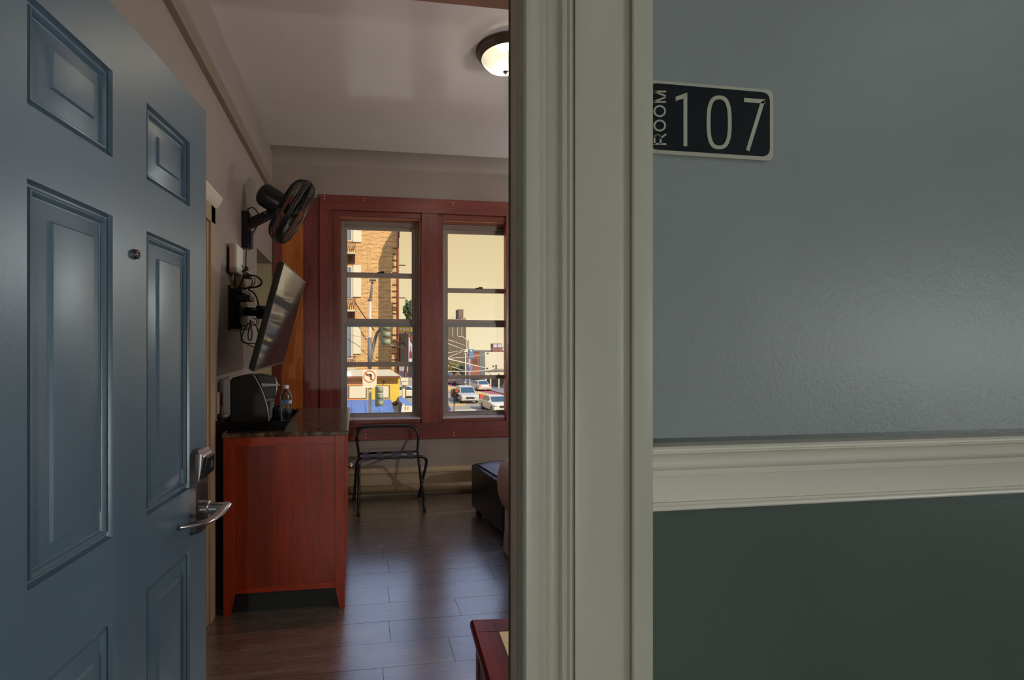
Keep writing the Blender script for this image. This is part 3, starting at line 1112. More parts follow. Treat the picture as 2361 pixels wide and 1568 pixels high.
# wrapped cup, bottle of water, mug
cupx = onY(622.5, 945, 2.76)
cu = MB().lathe([(0.0, 0.0), (0.024, 0.0), (0.0245, 0.002)] + [(0.0245 + 0.006 * k / 9 + 0.0012 * (k % 2), 0.004 + 0.118 * k / 9) for k in range(10)] + [(0.031, 0.124), (0.027, 0.130), (0.0, 0.132)], None, 18)
cup = thing('wrapped_cup', 'clear plastic cup in a wrapper standing before the coffee maker', 'cup', (onY(620, 945, 2.915).x, 2.915, TB))
cu.build('wrapper', M['cup'], cup, local=True)
ci = MB().lathe([(0.0, 0.002), (0.021, 0.002), (0.027, 0.11), (0.0265, 0.11), (0.0205, 0.004), (0.0, 0.004)], None, 18)
ci.build('cup_body', M['cap'], cup, local=True)
bt = onY(659.5, 930, 2.84)
bottle = thing('water_bottle', 'clear plastic water bottle with blue band and white cap in the tray', 'bottle', (bt.x, 2.84, TB))
pf = [(0.0, 0.0), (0.026, 0.0), (0.0315, 0.004)]
for k in range(13):
    pf.append((0.0325 - 0.0030 * (k % 2), 0.010 + 0.0068 * k))
pf += [(0.0312, 0.098), (0.0325, 0.102), (0.0325, 0.124), (0.0318, 0.127), (0.0330, 0.131), (0.0330, 0.142), (0.0300, 0.156), (0.0235, 0.172), (0.0165, 0.184), (0.0135, 0.190), (0.0135, 0.197)]
MB().lathe(pf, None, 28).build('bottle_body', M['bottle'], bottle, local=True)
MB().lathe([(0.0152, 0.191), (0.0155, 0.193), (0.0155, 0.207), (0.0140, 0.209), (0.0, 0.209)], None, 24).build('cap', M['cap'], bottle, local=True, ang=40)
lb = MB().lathe([(0.0328, 0.104), (0.0331, 0.105), (0.0331, 0.122), (0.0328, 0.123)], None, 28)
lbo = lb.build('band', M['label_clear'], bottle, local=True)
lb2 = MB()
for k in range(-3, 4):
    a0, a1 = math.radians(-84 + k * 8), math.radians(-84 + (k + 1) * 8)
    lb2.add([(0.0333 * math.cos(a), 0.0333 * math.sin(a), z) for a, z in ((a0, 0.1045), (a1, 0.1045), (a1, 0.1225), (a0, 0.1225))], [(0, 1, 2, 3)])
lb2.build('band_print', M['label_blue'], lbo, local=True)
MB().lathe([(0.0, 0.003), (0.0300, 0.003), (0.0300, 0.150), (0.0, 0.150)], None, 20).build('water', glass('bottle water', (0.9, 0.94, 0.97)), bottle, local=True)
mg = onY(641, 955, 2.94)
mug = thing('coffee_mug', 'black mug behind the water bottle', 'mug', (mg.x - 0.012, 2.94, TB))
MB().lathe([(0.0, 0.0), (0.030, 0.0), (0.036, 0.006), (0.038, 0.075), (0.035, 0.075), (0.033, 0.01), (0.0, 0.008)], None, 24).build('mug_body', M['black_plastic'], mug, local=True, ang=40)
MB().tube([(0.036, 0, 0.062), (0.055, 0, 0.060), (0.062, 0, 0.040), (0.055, 0, 0.020), (0.036, 0, 0.016)], 0.0045, 8).build('handle', M['black_plastic'], mug, local=True)
pw = MB()
pts = [Vector((-0.722, 2.70, 1.035)), Vector((-0.712, 2.69, 1.03)), Vector((-0.700, 2.67, 0.98)), Vector((-0.690, 2.64, 0.992)), Vector((-0.672, 2.66, 0.99)), Vector((-0.655, 2.70, 0.985)), Vector((-0.645, 2.74, 0.985))]
pw.tube(pts, 0.0035, 6)
tag(pw.build('power_lead', M['white_plastic']), 'pale power lead running up the wall behind the coffee maker', 'cable')
ol = MB().box((XL, 2.66, 1.00), (-0.722, 2.74, 1.115))
tag(ol.build('wall_outlet', M['beige_plastic'], bevel=0.003), 'beige wall outlet plate low behind the coffee maker', 'outlet')

# ------------------------------------------------------------------ television on its bracket
tv = thing('television', 'flat black television tilted down on a wall bracket above the dresser', 'television', (-0.45, 2.95, 1.52))
A, B, C_, D_ = onY(655, 605, 2.55), onY(704, 650, 3.35), onY(654.5, 836, 3.35), onY(586, 857, 2.55)
nrm = (B - A).cross(D_ - A).normalized()
if nrm.x < 0:
    nrm = -nrm
cen = (A + B + C_ + D_) / 4


def ins(p, k):
    return p + (cen - p).normalized() * k


quad = [A, B, C_, D_]
tb = MB().loft([[p - nrm * 0.002 for p in quad], [p - nrm * 0.010 for p in quad], [ins(p, 0.012) - nrm * 0.034 for p in quad], [ins(p, 0.05) - nrm * 0.040 for p in quad]])
tb.build('casing', M['black_matte'], tv, bevel=0.002, ang=40)
MB().loft([[ins(p, 0.012) - nrm * 0.003 for p in quad], [ins(p, 0.012) - nrm * 0.0005 for p in quad]]).build('screen', M['screen'], tv)
bz = MB()
for i in range(4):
    p, q_ = quad[i], quad[(i + 1) % 4]
    bz.prism([p - nrm * 0.002, q_ - nrm * 0.002, ins(q_, 0.012) - nrm * 0.002, ins(p, 0.012) - nrm * 0.002], nrm * 0.003)
bz.build('bezel', M['black_plastic'], tv)
bp = [cen + (p - cen) * 0.5 - nrm * 0.038 for p in quad]
MB().loft([bp, [cen + (p - cen) * 0.42 - nrm * 0.062 for p in quad]]).build('rear_housing', M['black_matte'], tv, bevel=0.003)
mt = thing('tv_bracket', 'black steel scissor bracket on the left wall holding the television', 'bracket', (XL, 3.0, 1.45))
MB().box((XL, 2.905, 1.455), (XL + 0.012, 3.16, 1.72)).build('wall_plate', M['black_metal'], mt, bevel=0.002)
for z in (1.475, 1.69):
    MB().box((XL + 0.012, 2.91, z - 0.012), (XL + 0.075, 3.15, z + 0.012)).build('cross_bar', M['black_metal'], mt, bevel=0.002)
for yy in (2.92, 3.02, 3.13):
    MB().box((XL + 0.012, yy - 0.012, 1.4872), (XL + 0.03, yy + 0.012, 1.6778)).build('side_rail', M['black_metal'], mt, bevel=0.002)
MB().box((XL + 0.031, 2.935, 1.488), (XL + 0.060, 3.125, 1.632)).build('mechanism_plate', M['black_matte'], mt, bevel=0.004)
MB().box((XL + 0.020, 2.93, 1.635), (XL + 0.115, 3.06, 1.665)).build('upper_tray', pm('blue black steel', (40, 62, 74), 0.45), mt, bevel=0.003)
tvb = cen - nrm * 0.070
ar = MB()
ar.tube([(XL + 0.03, 3.08, 1.58), (XL + 0.15, 3.10, 1.575)], 0.028, 10)
ar.tube([(XL + 0.15, 3.10, 1.575), tvb + Vector((0, 0, 0.0))], 0.024, 10)
ar.lathe([(0.0, -0.04), (0.032, -0.04), (0.032, 0.04), (0.0, 0.04)], Matrix.Translation((XL + 0.15, 3.10, 1.575)), 16)
ar.build('arm', M['black_metal'], mt)
pt = [cen + (p - cen) * 0.22 - nrm * 0.070 for p in quad]
MB().loft([pt, [p + nrm * 0.004 for p in pt]]).build('vesa_plate', M['black_metal'], mt)
rb = thing('cable_box', 'thin white and beige box mounted high on the wall below the fan', 'box', (-0.70, 2.93, 1.785))
MB().box((XL, 2.88, 1.81), (-0.718, 3.0, 1.93)).build('bracket', M['black_matte'], rb)
MB().box((-0.720, 2.860, 1.786), (-0.683, 3.016, 1.955)).build('back_shell', M['beige_plastic'], rb, bevel=0.006, ang=40)
MB().box((-0.6828, 2.864, 1.790), (-0.677, 3.012, 1.951)).build('front_cover', M['white_plastic'], rb, bevel=0.003)
ad = MB().box((XL, 3.06, 1.72), (-0.675, 3.15, 1.83))
tag(ad.build('power_adapter', M['beige_plastic'], bevel=0.008), 'beige plug adapter on the wall behind the white box', 'adapter')
b2 = MB().box((XL, 3.16, 1.50), (-0.690, 3.24, 1.66))
tag(b2.build('junction_box', M['beige_plastic'], bevel=0.004), 'pale box on the wall behind the television bracket', 'box')


def cable(name, pix, label, r=0.0035, m='black_plastic'):
    pts = [onY(a, b, c_) for a, b, c_ in pix]
    fine = []
    for i in range(len(pts) - 1):
        p0, p1, p2, p3 = pts[max(i - 1, 0)], pts[i], pts[i + 1], pts[min(i + 2, len(pts) - 1)]
        for k in range(5):
            t = k / 5
            fine.append(0.5 * ((2 * p1) + (-p0 + p2) * t + (2 * p0 - 5 * p1 + 4 * p2 - p3) * t * t + (-p0 + 3 * p1 - 3 * p2 + p3) * t ** 3))
    fine.append(pts[-1])
    return tag(MB().tube(fine, r, 6).build(name, M[m]), label, 'cable')


cable('power_cable', [(569, 560, 3.24), (567, 600, 3.24), (566, 640, 3.18), (568, 660, 3.10)], 'black cord hanging straight down from the wall fan', 0.004)
cable('power_cable', [(562, 624, 3.05), (575, 634, 2.98), (588, 636, 2.95), (601, 645, 2.92), (602, 655, 2.92), (590, 662, 2.95), (570, 664, 3.0), (550, 670, 3.0)], 'thick looped black cable above the television bracket', 0.0055)
cable('power_cable', [(573, 668, 3.0), (585, 675, 2.98), (593, 690, 2.95), (597, 712, 2.93)], 'black cable curving down from the bracket to the television', 0.0045)
cable('power_cable', [(541, 632, 2.96), (540, 650, 2.98), (538, 668, 3.0)], 'short black cable leaving the bottom of the white box', 0.004)
cable('power_cable', [(556, 620, 3.0), (563, 632, 2.98), (557, 650, 2.98), (548, 672, 3.0)], 'black cable slanting from the white box to the bracket', 0.004)
cable('power_cable', [(572, 745, 3.0), (562, 765, 2.98), (556, 784, 2.98), (565, 791, 2.95), (588, 792, 2.92)], 'lower black cable drooping under the bracket', 0.003)
cable('power_cable', [(578, 742, 2.98), (572, 770, 2.96), (574, 783, 2.96), (579, 783, 2.96), (581, 765, 2.96), (577, 745, 2.98)], 'hanging loop of black cable tied below the bracket', 0.0032)
cable('power_cable', [(576, 738, 2.98), (590, 752, 2.95), (597, 775, 2.93)], 'thin black cable running from the bracket behind the television', 0.0028)
cable('power_cable', [(560, 750, 2.98), (555, 768, 2.98), (560, 785, 2.98), (575, 796, 2.95), (586, 800, 2.92)], 'lowest black cable sagging toward the television', 0.0028)
for pix, lab in ((((577, 641, 2.95), (582, 648, 2.94), (579, 658, 2.95), (570, 664, 2.97)), 'short black cable curling down beside the wide plug'),
                 (((586, 640, 2.94), (588, 650, 2.93), (582, 660, 2.94), (573, 666, 2.96)), 'second short black cable curling down beside the wide plug'),
                 (((556, 607, 2.99), (563, 622, 2.97), (572, 632, 2.96)), 'black cable running from behind the white box to the wide plug'),
                 (((583, 733, 2.92), (591, 738, 2.90), (590, 748, 2.90), (581, 750, 2.92), (577, 742, 2.94)), 'small tangled loop of black cable under the bracket arm'),
                 (((590, 728, 2.90), (597, 740, 2.88), (592, 754, 2.88), (597, 762, 2.88)), 'thin black cable wriggling behind the television'),
                 (((553, 744, 2.93), (560, 752, 2.92), (570, 750, 2.92), (578, 740, 2.93)), 'black cable sagging from the bottom of the bracket')):
    cable('power_cable', pix, lab, 0.0028)
p = onY(571, 638, 2.98)
tag(MB().box((p.x - 0.022, 2.95, p.z - 0.012), (p.x + 0.022, 3.01, p.z + 0.012)).build('plug_connector', M['black_plastic'], bevel=0.003), 'wide black plug connector at the start of the cable loop', 'plug')
p = onY(569, 620, 3.05)
tag(MB().box((p.x - 0.01, 3.03, p.z - 0.012), (p.x + 0.01, 3.06, p.z + 0.012)).build('plug_connector', M['black_plastic'], bevel=0.003), 'small black plug on the cord hanging below the fan', 'plug')

# ------------------------------------------------------------------ wall fan
fan = thing('wall_fan', 'black wall mounted fan with round wire cage high on the left wall', 'fan', (XL, 3.25, 2.1))
MB().box((XL, 3.225, 2.005), (-0.688, 3.305, 2.245)).build('wall_base', M['black_plastic'], fan, bevel=0.006)
pnl = MB().box((-0.6878, 3.235, 2.010), (-0.676, 3.298, 2.125))
pnl.build('control_panel', M['black_matte'], fan, bevel=0.004)
for z in (2.085, 2.055, 2.03):
    MB().lathe([(0.0, 0.007), (0.009, 0.006), (0.010, 0.0)], Matrix.Translation((-0.676, 3.266, z)) @ Matrix.Rotation(math.pi / 2, 4, 'Y'), 14).build('button', M['chrome_dark'], fan)
a0, a1 = Vector((-0.695, 3.262, 2.165)), onY(634, 487, 3.26)
dv = (a1 - a0).normalized()
up_ = Vector((0, 0, 1)) - dv * dv.z
up_.normalize()
sdv = dv.cross(up_)
arm = MB()
arm.loft([[a0 + up_ * 0.032 + sdv * 0.022, a0 + up_ * 0.032 - sdv * 0.022, a0 - up_ * 0.032 - sdv * 0.022, a0 - up_ * 0.032 + sdv * 0.022],
          [a1 + up_ * 0.022 + sdv * 0.020, a1 + up_ * 0.022 - sdv * 0.020, a1 - up_ * 0.030 - sdv * 0.020, a1 - up_ * 0.030 + sdv * 0.020]])
arm.build('arm', M['black_plastic'], fan, bevel=0.004)
pj = onY(613, 491, 3.236)
MB().lathe([(0.0, 0.004), (0.006, 0.003), (0.007, 0.0)], Matrix.Translation(pj) @ Matrix.Rotation(math.pi / 2, 4, 'X'), 12).build('pivot_screw', M['chrome'], fan)
ctr = onY(676, 489.5, 3.25)
rgt = Vector((CP, -SP, 0))
fwd = Vector((SP, CP, 0))
ax = (rgt * 0.83 + Vector((0, 0, -0.475)) + fwd * 0.26).normalized()
Rm = ax.to_track_quat('Z', 'Y').to_matrix().to_4x4()
FM = Matrix.Translation(ctr) @ Rm
FR = 0.226
hm = MB().lathe([(0.0, -0.250), (0.035, -0.246), (0.062, -0.232), (0.075, -0.208), (0.077, -0.18), (0.074, -0.10), (0.072, -0.086), (0.060, -0.082), (0.0, -0.082)], FM, 28)
hm.build('motor_housing', M['black_plastic'], fan, ang=40)
rim = MB()
for z, r in ((0.006, 0.006), (-0.006, 0.006)):
    rim.tube([FM @ Vector((FR * math.cos(t), FR * math.sin(t), z)) for t in [2 * math.pi * k / 48 for k in range(48)]], r, 8, True)
rim.lathe([(FR - 0.003, -0.016), (FR + 0.004, -0.016), (FR + 0.004, 0.016), (FR - 0.003, 0.016)], FM, 48)
rim.build('cage_rim', M['black_plastic'], fan)


def grille(sign):
    g = MB()
    pr_ = [(0.055, 0.072), (0.12, 0.070), (0.175, 0.063), (0.205, 0.048), (0.220, 0.028), (FR - 0.002, 0.006)] if sign > 0 else [(0.055, 0.088), (0.12, 0.088), (0.172, 0.082), (0.203, 0.064), (0.219, 0.038), (FR - 0.002, 0.006)]
    n = 96
    for k in range(n):
        t = 2 * math.pi * k / n
        g.tube([FM @ Vector((r * math.cos(t), r * math.sin(t), sign * z)) for r, z in pr_], 0.0014, 4)
    for r, z in ((0.125, 0.070), (0.190, 0.056)) if sign > 0 else ((0.125, 0.088), (0.190, 0.073)):
        g.tube([FM @ Vector((r * math.cos(t), r * math.sin(t), sign * z)) for t in [2 * math.pi * k / 40 for k in range(40)]], 0.0016, 5, True)
    return g.build('front_grille' if sign > 0 else 'rear_grille', M['black_metal'], fan)


grille(1)
grille(-1)
MB().lathe([(0.0, 0.076), (0.045, 0.076), (0.056, 0.072), (0.056, 0.068), (0.0, 0.068)], FM, 24).build('badge_disc', M['black_plastic'], fan)
MB().lathe([(0.0, 0.035), (0.030, 0.033), (0.036, 0.022), (0.036, -0.05), (0.0, -0.05)], FM, 20).build('hub', M['black_plastic'], fan)
blade_m = pm('smoked fan blade', (24, 22, 24), 0.18, spec=0.6)
for k in range(3):
    bl = MB()
    R_ = Matrix.Rotation(2 * math.pi * k / 3 + 0.4, 4, 'Z')
    rows_ = []
    for r, w_, tw in ((0.032, 0.035, 0.9), (0.08, 0.075, 0.7), (0.14, 0.105, 0.55), (0.185, 0.105, 0.45), (0.205, 0.06, 0.42)):
        for s_ in (-1, -0.33, 0.33, 1):
            rows_.append(FM @ R_ @ Vector((r, s_ * w_ * math.cos(tw), s_ * w_ * math.sin(tw) * 0.45 - 0.008)))
    fs_ = []
    for i in range(4):
        for j in range(3):
            fs_.append((i * 4 + j, i * 4 + j + 1, (i + 1) * 4 + j + 1, (i + 1) * 4 + j))
    bl.add(rows_, fs_, True)
    o = bl.build('blade', blade_m, fan, recalc=False)
    sd = o.modifiers.new('solid', 'SOLIDIFY')
    sd.thickness = 0.0025
for pl_ in (((570, 489, 3.28), (573, 481, 3.28), (579, 478.5, 3.28), (586, 480, 3.28), (592, 487, 3.28), (597, 495, 3.29)), ((593, 515, 3.30), (591, 524, 3.30), (586, 533, 3.30), (580, 541, 3.29))):
    MB().tube([onY(*p) for p in pl_], 0.0042, 6).build('cord_loop', M['black_plastic'], fan)

# ------------------------------------------------------------------ luggage rack
lr = thing('luggage_rack', 'folding black metal luggage rack with straps under the window', 'luggage rack', (0.29, 4.1, 0))


def arc(p0, p1, p2, n=6):
    return [p0 * (1 - t) ** 2 + p1 * 2 * t * (1 - t) + p2 * t * t for t in [k / n for k in range(n + 1)]]


tr_ = 0.0122
fnl, fnr = onZ(826.5, 1190, 0), onZ(979, 1181, 0)
ffl, ffr = onZ(816, 1152, 0), onZ(966, 1144.5, 0)
slb, srb = onY(827.5, 1046, 4.17), onY(963, 1040, 4.17)
tl, trr = onY(822.5, 1014, 4.25), onY(964.5, 1010, 4.25)
tlc, trc = onY(823, 984, 4.27), onY(966, 981, 4.27)


def frame(pl, name, feet):
    o = MB().tube(pl, tr_, 12).build(name, M['black_metal'], lr)
    return o


zt1 = (tlc.z + trc.z) / 2
f1 = [fnl, fnl.lerp(slb, 0.5), slb, tl] + arc(tl, Vector((tl.x - 0.002, 4.27, zt1)), Vector((tl.x + 0.105, 4.275, zt1))) + \
     arc(Vector((trr.x - 0.105, 4.275, zt1)), Vector((trr.x + 0.002, 4.27, zt1)), trr) + [srb, fnr.lerp(srb, 0.5), fnr]
frame(f1, 'backrest_frame', None)
zf = 0.456
fl_, fr_ = onY(822, 1063, 3.91), onY(984, 1060, 3.91)
jl = Vector((fl_.x, 3.92, zf - 0.06))
jr = Vector((fr_.x, 3.92, zf - 0.06))
f2 = [ffl, ffl.lerp(jl, 0.5), jl] + arc(jl, Vector((fl_.x, 3.905, zf)), Vector((fl_.x + 0.06, 3.905, zf))) + arc(Vector((fr_.x - 0.06, 3.905, zf)), Vector((fr_.x, 3.905, zf)), jr) + [jr.lerp(ffr, 0.5), ffr]
frame(f2, 'seat_frame', None)
zb_ = slb.z
MB().tube([slb + Vector((0, -0.006, 0.0)), srb + Vector((0, -0.006, 0))], tr_ * 0.85, 10).build('rear_bar', M['black_metal'], lr)
for px in (843, 876, 910, 944):
    fx = onY(px + 2, 1053, 3.905).x
    rx = onY(px - 1, 1041, 4.165).x
    st = MB()
    wv = 0.027
    path = [(3.892, zf - 0.014), (3.889, zf), (3.894, zf + 0.012), (3.91, zf + 0.0145), (4.03, (zf + zb_) / 2 + 0.008), (4.16, zb_ + 0.0135), (4.177, zb_ + 0.008), (4.179, zb_ - 0.012)]
    vs, fs_ = [], []
    for i, (yy, z) in enumerate(path):
        xx = fx + (rx - fx) * (yy - 3.905) / 0.26
        vs += [(xx - wv, yy, z), (xx + wv, yy, z)]
        if i:
            fs_.append((2 * i - 2, 2 * i - 1, 2 * i + 1, 2 * i))
    o = st.add(vs, fs_).build('strap', M['strap'], lr, recalc=False)
    sd = o.modifiers.new('solid', 'SOLIDIFY')
    sd.thickness = 0.003
for p, q_ in ((fnl, slb), (fnr, srb), (ffl, jl), (ffr, jr)):
    d = (q_ - p).normalized()
    MB().tube([p, p + d * 0.075], tr_ + 0.0018, 12).build('foot_cap', M['black_matte'], lr)
for p, q_, r_, s_ in ((fnl, slb, ffl, jl), (fnr, srb, ffr, jr)):
    m_ = (p.lerp(q_, 0.5) + r_.lerp(s_, 0.5)) / 2
    MB().tube([m_ - Vector((0.02, 0, 0)), m_ + Vector((0.02, 0, 0))], 0.006, 10).build('pivot_bolt', M['chrome_dark'], lr)

# ------------------------------------------------------------------ black leather bench, bed and night stand
FC = Vector((0.944, 3.846, 0))
d1 = Vector((0.0815, -0.557, 0)).normalized()
d2 = Vector((-d1.y, d1.x, 0))
BA = math.atan2(d2.y, d2.x)
bench = thing('bench', 'black leather storage bench with cushioned top between bed and window', 'bench', FC, BA)
BL, BWd = 0.60, 0.95
bs = MB().box((0, -BL, 0.045), (BWd, 0, 0.395))
bs.build('base', M['leather'], bench, bevel=0.018, seg=3, ang=40, local=True)
ri_ = MB().box((0.03, -BL + 0.03, 0.385), (BWd - 0.03, -0.03, 0.405))
ri_.build('lid_board', M['black_matte'], bench, local=True)
cu_ = MB()
nx, ny = 14, 12
vs, fs_ = [], []
for j in range(ny + 1):
    for i in range(nx + 1):
        u, v = i / nx, j / ny
        e = min(min(u, 1 - u) * 7, min(v, 1 - v) * 7, 1)
        z = 0.405 + 0.036 * (e ** 0.5) + 0.005 * math.sin(u * 21 + v * 9) * e * (1 if abs(v - 0.5) < 0.45 else 0) * 0.5
        for a, b in ((0.33, 0.33), (0.66, 0.33), (0.33, 0.66), (0.66, 0.66)):
            z -= 0.02 * math.exp(-((u - a) ** 2 + (v - b) ** 2) / 0.006)
        vs.append((0.035 + u * (BWd - 0.07), -BL + 0.035 + v * (BL - 0.07), z))
for j in range(ny):
    for i in range(nx):
        a = j * (nx + 1) + i
        fs_.append((a, a + 1, a + nx + 2, a + nx + 1))
cu_.add(vs, fs_, True)
cu_.build('seat_cushion', M['leather'], bench, local=True, recalc=False, sub=1)
for x, yy in ((0.03, -0.03), (BWd - 0.07, -0.03), (0.03, -BL + 0.07), (BWd - 0.07, -BL + 0.07)):
    MB().box((x, yy - 0.04, 0), (x + 0.04, yy, 0.046)).build('foot', M['black_matte'], bench, local=True)
cable('thin_cord', [(1133, 1101, 3.45), (1133, 1094, 3.50), (1138, 1086, 3.56), (1148, 1080, 3.62), (1162, 1076, 3.66)], 'thin black cord lying across the leather bench', 0.003)

bed = thing('bed', 'bed with pinkish beige coverlet whose corner shows beside the door jamb', 'bed', (1.9, 2.45, 0))
cv_ = MB()
lvls = []
for z, off in ((0.315, 0.030), (0.33, 0.008), (0.40, -0.012), (0.50, -0.016), (0.58, 0.0), (0.625, 0.035), (0.652, 0.09), (0.662, 0.17), (0.664, 0.4)):
    lvls.append(rr(0.938 + off, 2.93 - off, 1.72 + off, 3.115 - off, z, 0.10, 6))
cv_.loft(lvls, True)
cv_.build('coverlet', M['duvet'], bed)
sk = MB()
lv_ = []
for z, off in ((0.012, 0.0), (0.02, -0.004), (0.16, 0.004), (0.30, 0.006), (0.345, 0.012)):
    lp_ = rr(0.968 + off, 2.92 - off, 1.75 + off, 3.085 - off, z, 0.05, 6)
    lv_.append(lp_)
sk.loft(lv_, True)
sk.build('bed_skirt', M['sheet'], bed)

NS = Vector((0.365, 1.455, 0))
NA = math.radians(-4.5)
ns = thing('night_stand', 'low dark cherry night stand at the foot of the door jamb', 'night stand', NS, NA)
NW, ND, NZ = 0.50, 0.46, 0.50
# front is +y side here; local x to the right, local -y towards the door
tp = MB()
prof = [(0.0, NZ - 0.045), (-0.007, NZ - 0.036), (-0.010, NZ - 0.022), (-0.008, NZ - 0.008), (-0.002, NZ)]
tp.loft([[Vector((o_, -ND - o_, z)), Vector((NW - o_, -ND - o_, z)), Vector((NW - o_, 0 - o_, z)), Vector((o_, 0 - o_, z))] for o_, z in prof])
tp.build('top', M['stand'], ns, local=True, ang=40)
gm = MB().box((0.0605, -ND + 0.02, NZ - 0.004), (0.063, -0.02, NZ + 0.0006))
gm.box((0.004, -0.0625, NZ - 0.004), (NW - 0.02, -0.060, NZ + 0.0006))
gm.build('top_seam', M['stand_side'], ns, local=True)
MB().box((0.066, -ND + 0.06, NZ - 0.003), (NW - 0.06, -0.066, NZ + 0.0012)).build('top_inset', M['paper'], ns, local=True)
for x0, x1 in ((0.006, 0.03), (NW - 0.03, NW - 0.006)):
    for y0, y1 in ((-0.045, -0.006), (-ND + 0.006, -ND + 0.045)):
        MB().box((x0, y0, 0), (x1, y1, NZ - 0.046)).build('corner_post', M['stand_side'], ns, local=True, bevel=0.002)
MB().box((0.010, -ND + 0.046, 0.06), (0.028, -0.0465, NZ - 0.046)).build('side_panel', M['stand_side'], ns, local=True)
MB().box((NW - 0.028, -ND + 0.046, 0.06), (NW - 0.010, -0.0465, NZ - 0.046)).build('side_panel', M['stand_side'], ns, local=True)
MB().box((0.031, -0.03, 0.06), (NW - 0.031, -0.012, NZ - 0.046)).build('front_panel', M['stand_side'], ns, local=True)
MB().box((0.031, -ND + 0.01, 0.06), (NW - 0.031, -ND + 0.028, NZ - 0.046)).build('back_panel', M['stand_side'], ns, local=True)


# ------------------------------------------------------------------ dome ceiling lamps
def dome_lamp(name, label, loc, energy, color, scale=1.0):
    t = thing(name, label, 'ceiling lamp', loc)
    S = scale
    MB().lathe([(0.0, 0.0), (0.172 * S, 0.0), (0.174 * S, -0.006), (0.170 * S, -0.012), (0.166 * S, -0.014), (0.163 * S, -0.026), (0.152 * S, -0.036), (0.150 * S, -0.042), (0.142 * S, -0.048), (0.138 * S, -0.044), (0.150 * S, -0.02), (0.0, -0.012)], None, 48).build('rim', M['nickel'], t, local=True, ang=45)
    MB().lathe([(0.140 * S, -0.044), (0.139 * S, -0.050), (0.130 * S, -0.068), (0.108 * S, -0.092), (0.078 * S, -0.110), (0.040 * S, -0.121), (0.0, -0.125)], None, 48).build('glass_dome', M['lamp_glass'], t, local=True, recalc=False)
    MB().lathe([(0.0, -0.122), (0.012, -0.123), (0.016, -0.128), (0.012, -0.133), (0.005, -0.135), (0.006, -0.139), (0.004, -0.144), (0.0, -0.145)], None, 20).build('finial', M['chrome_dark'], t, local=True, ang=50)
    ld = bpy.data.lights.new('lamp_light', 'POINT')
    ld.energy = energy
    ld.color = color
    ld.shadow_soft_size = 0.042
    lo = bpy.data.objects.new('lamp_light', ld)
    COL.objects.link(lo)
    lo.parent = t
    lo.location = (0, 0, -0.066)
    return t


dome_lamp('ceiling_lamp', 'round dome ceiling lamp with nickel rim, lit, half hidden by the door jamb', (0.872, 2.705, ZC), ROOM_LAMP * 0.045, (1.0, 0.88, 0.70))
dome_lamp('ceiling_lamp', 'added unseen dome fill lamp over the bed', (2.65, 1.5, ZC), ROOM_LAMP * 0.045, (1.0, 0.90, 0.74))  # added out of view to brighten the room


def wall_lamp(label, loc, side, energy, color):
    """added fill light in an open shade on a short arm; side is the direction from the wall into the room"""
    t = thing('wall_lamp', label, 'wall lamp', loc)
    d = Vector(side)
    MB().lathe([(0.0, 0.0), (0.06, 0.0), (0.06, 0.015), (0.02, 0.02), (0.015, 0.09), (0.0, 0.09)], d.to_track_quat('Z', 'Y').to_matrix().to_4x4(), 20).build('mount', M['nickel'], t, local=True)
    MB().lathe([(0.075, -0.07), (0.077, -0.07), (0.052, 0.09), (0.050, 0.09)], Matrix.Translation(d * 0.12), 28).build('lamp_shade', M['lamp_glass'], t, local=True, recalc=False)
    ld = bpy.data.lights.new('lamp_light', 'POINT')
    ld.energy = energy
    ld.color = color
    ld.shadow_soft_size = 0.035
    lo = bpy.data.objects.new('lamp_light', ld)
    COL.objects.link(lo)
    lo.parent = t
    lo.location = d * 0.12


wall_lamp('added fill lamp with white open shade inside the room on the door wall', (2.55, YF1, 1.65), (0, 1, 0), ROOM_LAMP * 0.95, (0.97, 0.97, 1.0))  # unseen fill added for most of the room's brightness
wall_lamp('added fill lamp with white open shade on the window wall beyond the third window', (2.84, YB, 2.2), (0, -1, 0), ROOM_LAMP * 0.5, (0.84, 0.92, 1.0))  # cool unseen fill added to light the room from the window side
wall_lamp('added fill lamp with white open shade on the far hall wall facing the door frame', (-0.15, -1.3, 0.80), (0, 1, 0), HALL_WALL_FILL * 1.1, (0.97, 0.98, 1.0))  # low fill added behind the camera to light casing and hall wall
wall_lamp('added fill lamp with white open shade down the hall on the far hall wall', (3.3, -1.3, 1.35), (0, 1, 0), HALL_WALL_FILL * 1.2, (0.86, 0.93, 1.0))  # cool fill added out of view for the right end of the hall wall
dome_lamp('ceiling_lamp', 'added cool white dome fill lamp on the hall ceiling', (2.3, -0.50, 2.75), HALL_DOME_FILL, (0.86, 0.95, 1.0))  # unseen fill added to cool the hall light on the right
dome_lamp('ceiling_lamp', 'added middle dome fill lamp on the hall ceiling', (0.7, -0.55, 2.75), HALL_DOME_FILL * 0.8, (0.96, 1.0, 0.94))  # unseen fill added to even out the hall light
dome_lamp('ceiling_lamp', 'added warm dome fill lamp on the hall ceiling', (-1.0, -0.55, 2.75), HALL_DOME_FILL * 0.5, (1.0, 0.97, 0.84))  # unseen fill added to warm the hall light on the left

# ================================================================== the street outside (one storey below)
SZ = -4.65


